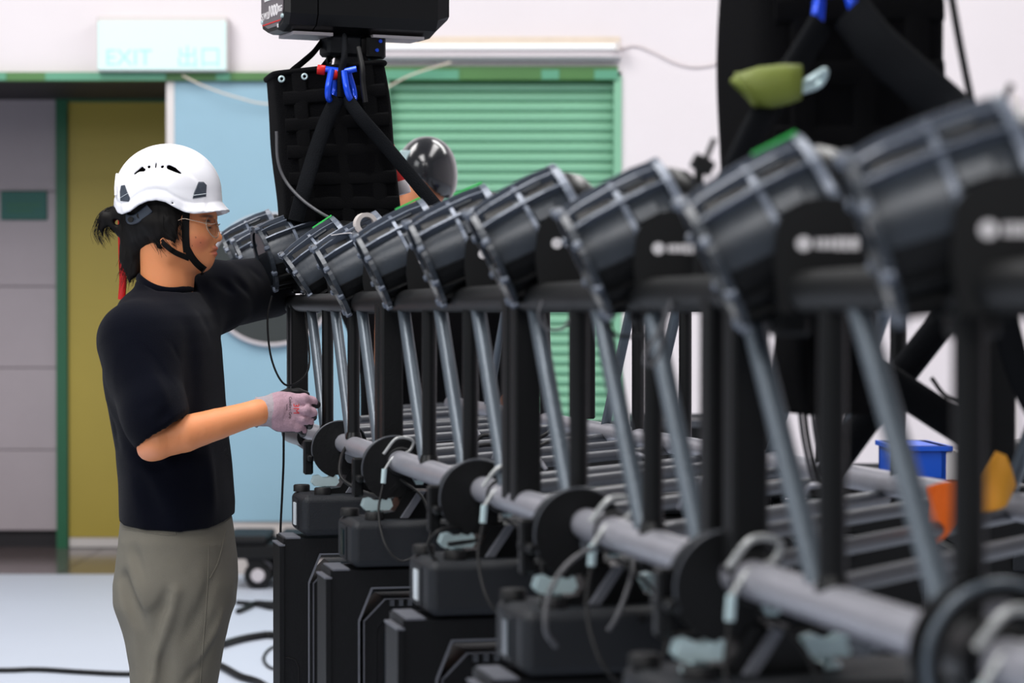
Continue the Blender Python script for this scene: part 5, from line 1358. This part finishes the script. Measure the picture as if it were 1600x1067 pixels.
def print_on(body, size, px, py, m, label=None):
    T = Matrix.Translation(Q(px, py, -.3)) @ FACE @ Matrix.Rotation(-PI/2, 4, 'Z')
    o_ = text_mesh(body, size, 'printed_mark', m, glove, Matrix(), 0)
    cam0 = Vector((0, 0, CAMH))
    for v in o_.data.vertices:
        p = T @ v.co; d_ = (p-cam0).normalized(); h_ = gb.ray_cast(cam0, d_)[0]
        v.co = (h_-d_*.0005) if h_ else p
    return o_
print_on('3M', .016, 462.5, 638.5, 'red_plastic')
print_on('Comfort Grip', .0075, 453.5, 637, 'rubber')
print_on('Gloves', .0045, 448.5, 636, 'rubber')
for o_ in [c for c in glove.children]: pass

# ------------------------------------------------------------------ second person behind the rig
Z2_ = 6.9
B = lambda px, py, d=0: W(px, py, Z2_+d)
base = B(672, 487)
p2 = empty('person', 'person in black helmet and black shirt bending behind the lamp row', 'person', (base.x, Z2_, 0))
MT2 = Matrix.Translation(-p2.location)
b2 = Field(rng(base.x-.34, base.x+.36, .009), rng(Z2_-.75, Z2_+.30, .009), np.concatenate([np.arange(-.02, 1.5, .014), np.arange(1.5, 1.92, .006)]))
b2.stack([(.85, base.x, .16, Z2_, .11), (1.0, base.x, .165, Z2_, .12), (1.2, base.x, .15, Z2_, .11), (1.42, base.x, .19, Z2_, .12), (1.56, base.x-.01, .10, Z2_, .08)], .02)
for s in (-1, 1):
    b2.cone((base.x+s*.09, Z2_, .88), (base.x+s*.11, Z2_, .48), .085, .055, .02); b2.cone((base.x+s*.11, Z2_, .48), (base.x+s*.11, Z2_, .09), .054, .038, .02)
    b2.cone((base.x+s*.11, Z2_+.03, .045), (base.x+s*.13, Z2_-.17, .035), .042, .033, .02)
b2.cone((base.x-.02, Z2_, 1.5), B(652, 330), .055, .052, .02)
hd = B(654, 290); b2.ell(hd, (.078, .09, .105), .01); b2.ell(B(640, 312, -.05), (.052, .05, .065), .02)
b2.cone(B(622, 305, -.07), B(619, 313, -.085), .010, .013, .008)
for s in (-1, 1): b2.ell(B(628+s*7, 300, -.09+.02*s), (.010, .010, .008), .004)
b2.ell(B(624, 326, -.075), (.018, .02, .008), .005)
SHL = (base.x-.19, Z2_, 1.43); ELL = B(606, 600, -.10); WRL = W(604, 430, 6.45); HNL = W(598, 400, 6.4)
b2.cone(SHL, ELL, .055, .042, .02); b2.cone(ELL, WRL, .040, .028, .015); b2.ell(HNL, (.034, .04, .03), .01)
for k in range(4):
    q0 = HNL+Vector((-.008-.016*k+.024, -.02, .012)); b2.cone(q0, q0+Vector((-.01, -.045, .006)), .010, .009, .004); b2.cone(q0+Vector((-.01, -.045, .006)), q0+Vector((-.012, -.062, -.018)), .009, .008, .004)
b2.cone(HNL+Vector((-.03, 0, 0)), HNL+Vector((-.05, -.035, -.012)), .011, .009, .005)
SHR = (base.x+.19, Z2_, 1.43); ELR = (base.x+.21, Z2_+.06, 1.16); WRR = (base.x+.16, Z2_+.02, .92)
b2.cone(SHR, ELR, .055, .042, .02); b2.cone(ELR, WRR, .040, .028, .015); b2.ell(WRR, (.035, .05, .03), .01)
for k in range(4):
    q0 = Vector(WRR)+Vector((-.026+.017*k, -.035, 0)); b2.cone(q0, q0+Vector((0, -.05, -.01)), .009, .008, .004)
b2.cone(Vector(WRR)+Vector((-.03, -.01, .0)), Vector(WRR)+Vector((-.05, -.05, .01)), .011, .009, .005)
b2.build('body', 'skin_plain', p2, 1, MT2)
hh2 = Field(rng(hd.x-.14, hd.x+.14, .0055), rng(Z2_-.17, Z2_+.17, .0055), rng(hd.z-.12, hd.z+.17, .0055))
c2 = B(667, 264)
hh2.ell(c2, (.085, .125, .093), .004); hh2.ell(c2+Vector((.002, 0, -.03)), (.085, .123, .092), .01)
hh2.ell(B(655, 300, -.01), (.072, .115, .09), .004, 'sub'); hh2.plane((c2.x-.05, c2.y, c2.z-.055), (-.28, 0, -.96))
h2 = hh2.build('helmet', 'helmet_black', p2, 1, MT2)
MB().box(-.016, .016, -.006, .006, -.02, .02, ch=.003, T=Matrix.Translation(B(634, 246, -.085))).build('side_clip', 'steel', h2, None)
s2 = Field(rng(base.x-.36, base.x+.36, .009), rng(Z2_-.4, Z2_+.2, .009), rng(.8, 1.62, .009))
s2.stack([(.86, base.x, .20, Z2_, .15), (1.0, base.x, .20, Z2_, .15), (1.2, base.x, .20, Z2_, .145), (1.42, base.x, .215, Z2_, .145), (1.50, base.x-.01, .14, Z2_, .10), (1.56, base.x-.01, .085, Z2_, .085)], .02)
EM = Vector(SHL).lerp(ELL, .72); s2.cone(SHL, EM, .078, .066, .03); EM = Vector(SHR).lerp(Vector(ELR), .8); s2.cone(SHR, EM, .078, .066, .03)
s2.noise(.003, [(22, 31, 28, 0), (-25, 26, 19, 1)]); s2.build('t_shirt', 'shirt_black', p2, 1, MT2)
t2 = Field(rng(base.x-.26, base.x+.26, .011), rng(Z2_-.2, Z2_+.2, .011), rng(.06, .95, .011))
t2.stack([(.78, base.x, .19, Z2_, .135), (.93, base.x, .185, Z2_, .13)], .01)
for s in (-1, 1): t2.cone((base.x+s*.095, Z2_, .84), (base.x+s*.115, Z2_, .10), .105, .075, .03)
t2.build('trousers', 'base_dark', p2, 1, MT2)
for s in (-1, 1):
    sh_ = Field(rng(base.x+s*.12-.08, base.x+s*.12+.08, .008), rng(Z2_-.25, Z2_+.10, .008), rng(-.005, .14, .008))
    sh_.cone((base.x+s*.11, Z2_+.03, .05), (base.x+s*.13, Z2_-.17, .04), .055, .045, .01); sh_.cone((base.x+s*.11, Z2_, .06), (base.x+s*.11, Z2_, .11), .055, .055, .02); sh_.plane((0, 0, .002), (0, 0, -1))
    sh_.build('shoe', 'rubber', p2, 1, MT2)
gl2 = Field(rng(HNL.x-.09, HNL.x+.09, .004), rng(HNL.y-.11, HNL.y+.09, .004), rng(HNL.z-.09, HNL.z+.06, .004))
gl2.ell(HNL, (.040, .046, .035), .01); gl2.cone(HNL, WRL, .034, .036, .01)
for k in range(4):
    q0 = HNL+Vector((-.008-.016*k+.024, -.02, .012)); gl2.cone(q0, q0+Vector((-.01, -.045, .006)), .0125, .0115, .003); gl2.cone(q0+Vector((-.01, -.045, .006)), q0+Vector((-.012, -.062, -.018)), .0115, .0105, .003)
gl2.cone(HNL+Vector((-.03, 0, 0)), HNL+Vector((-.05, -.035, -.012)), .0135, .0115, .004)
gl2.build('glove', 'grey_light', p2, 1, MT2)['label'] = 'pale grey work glove'
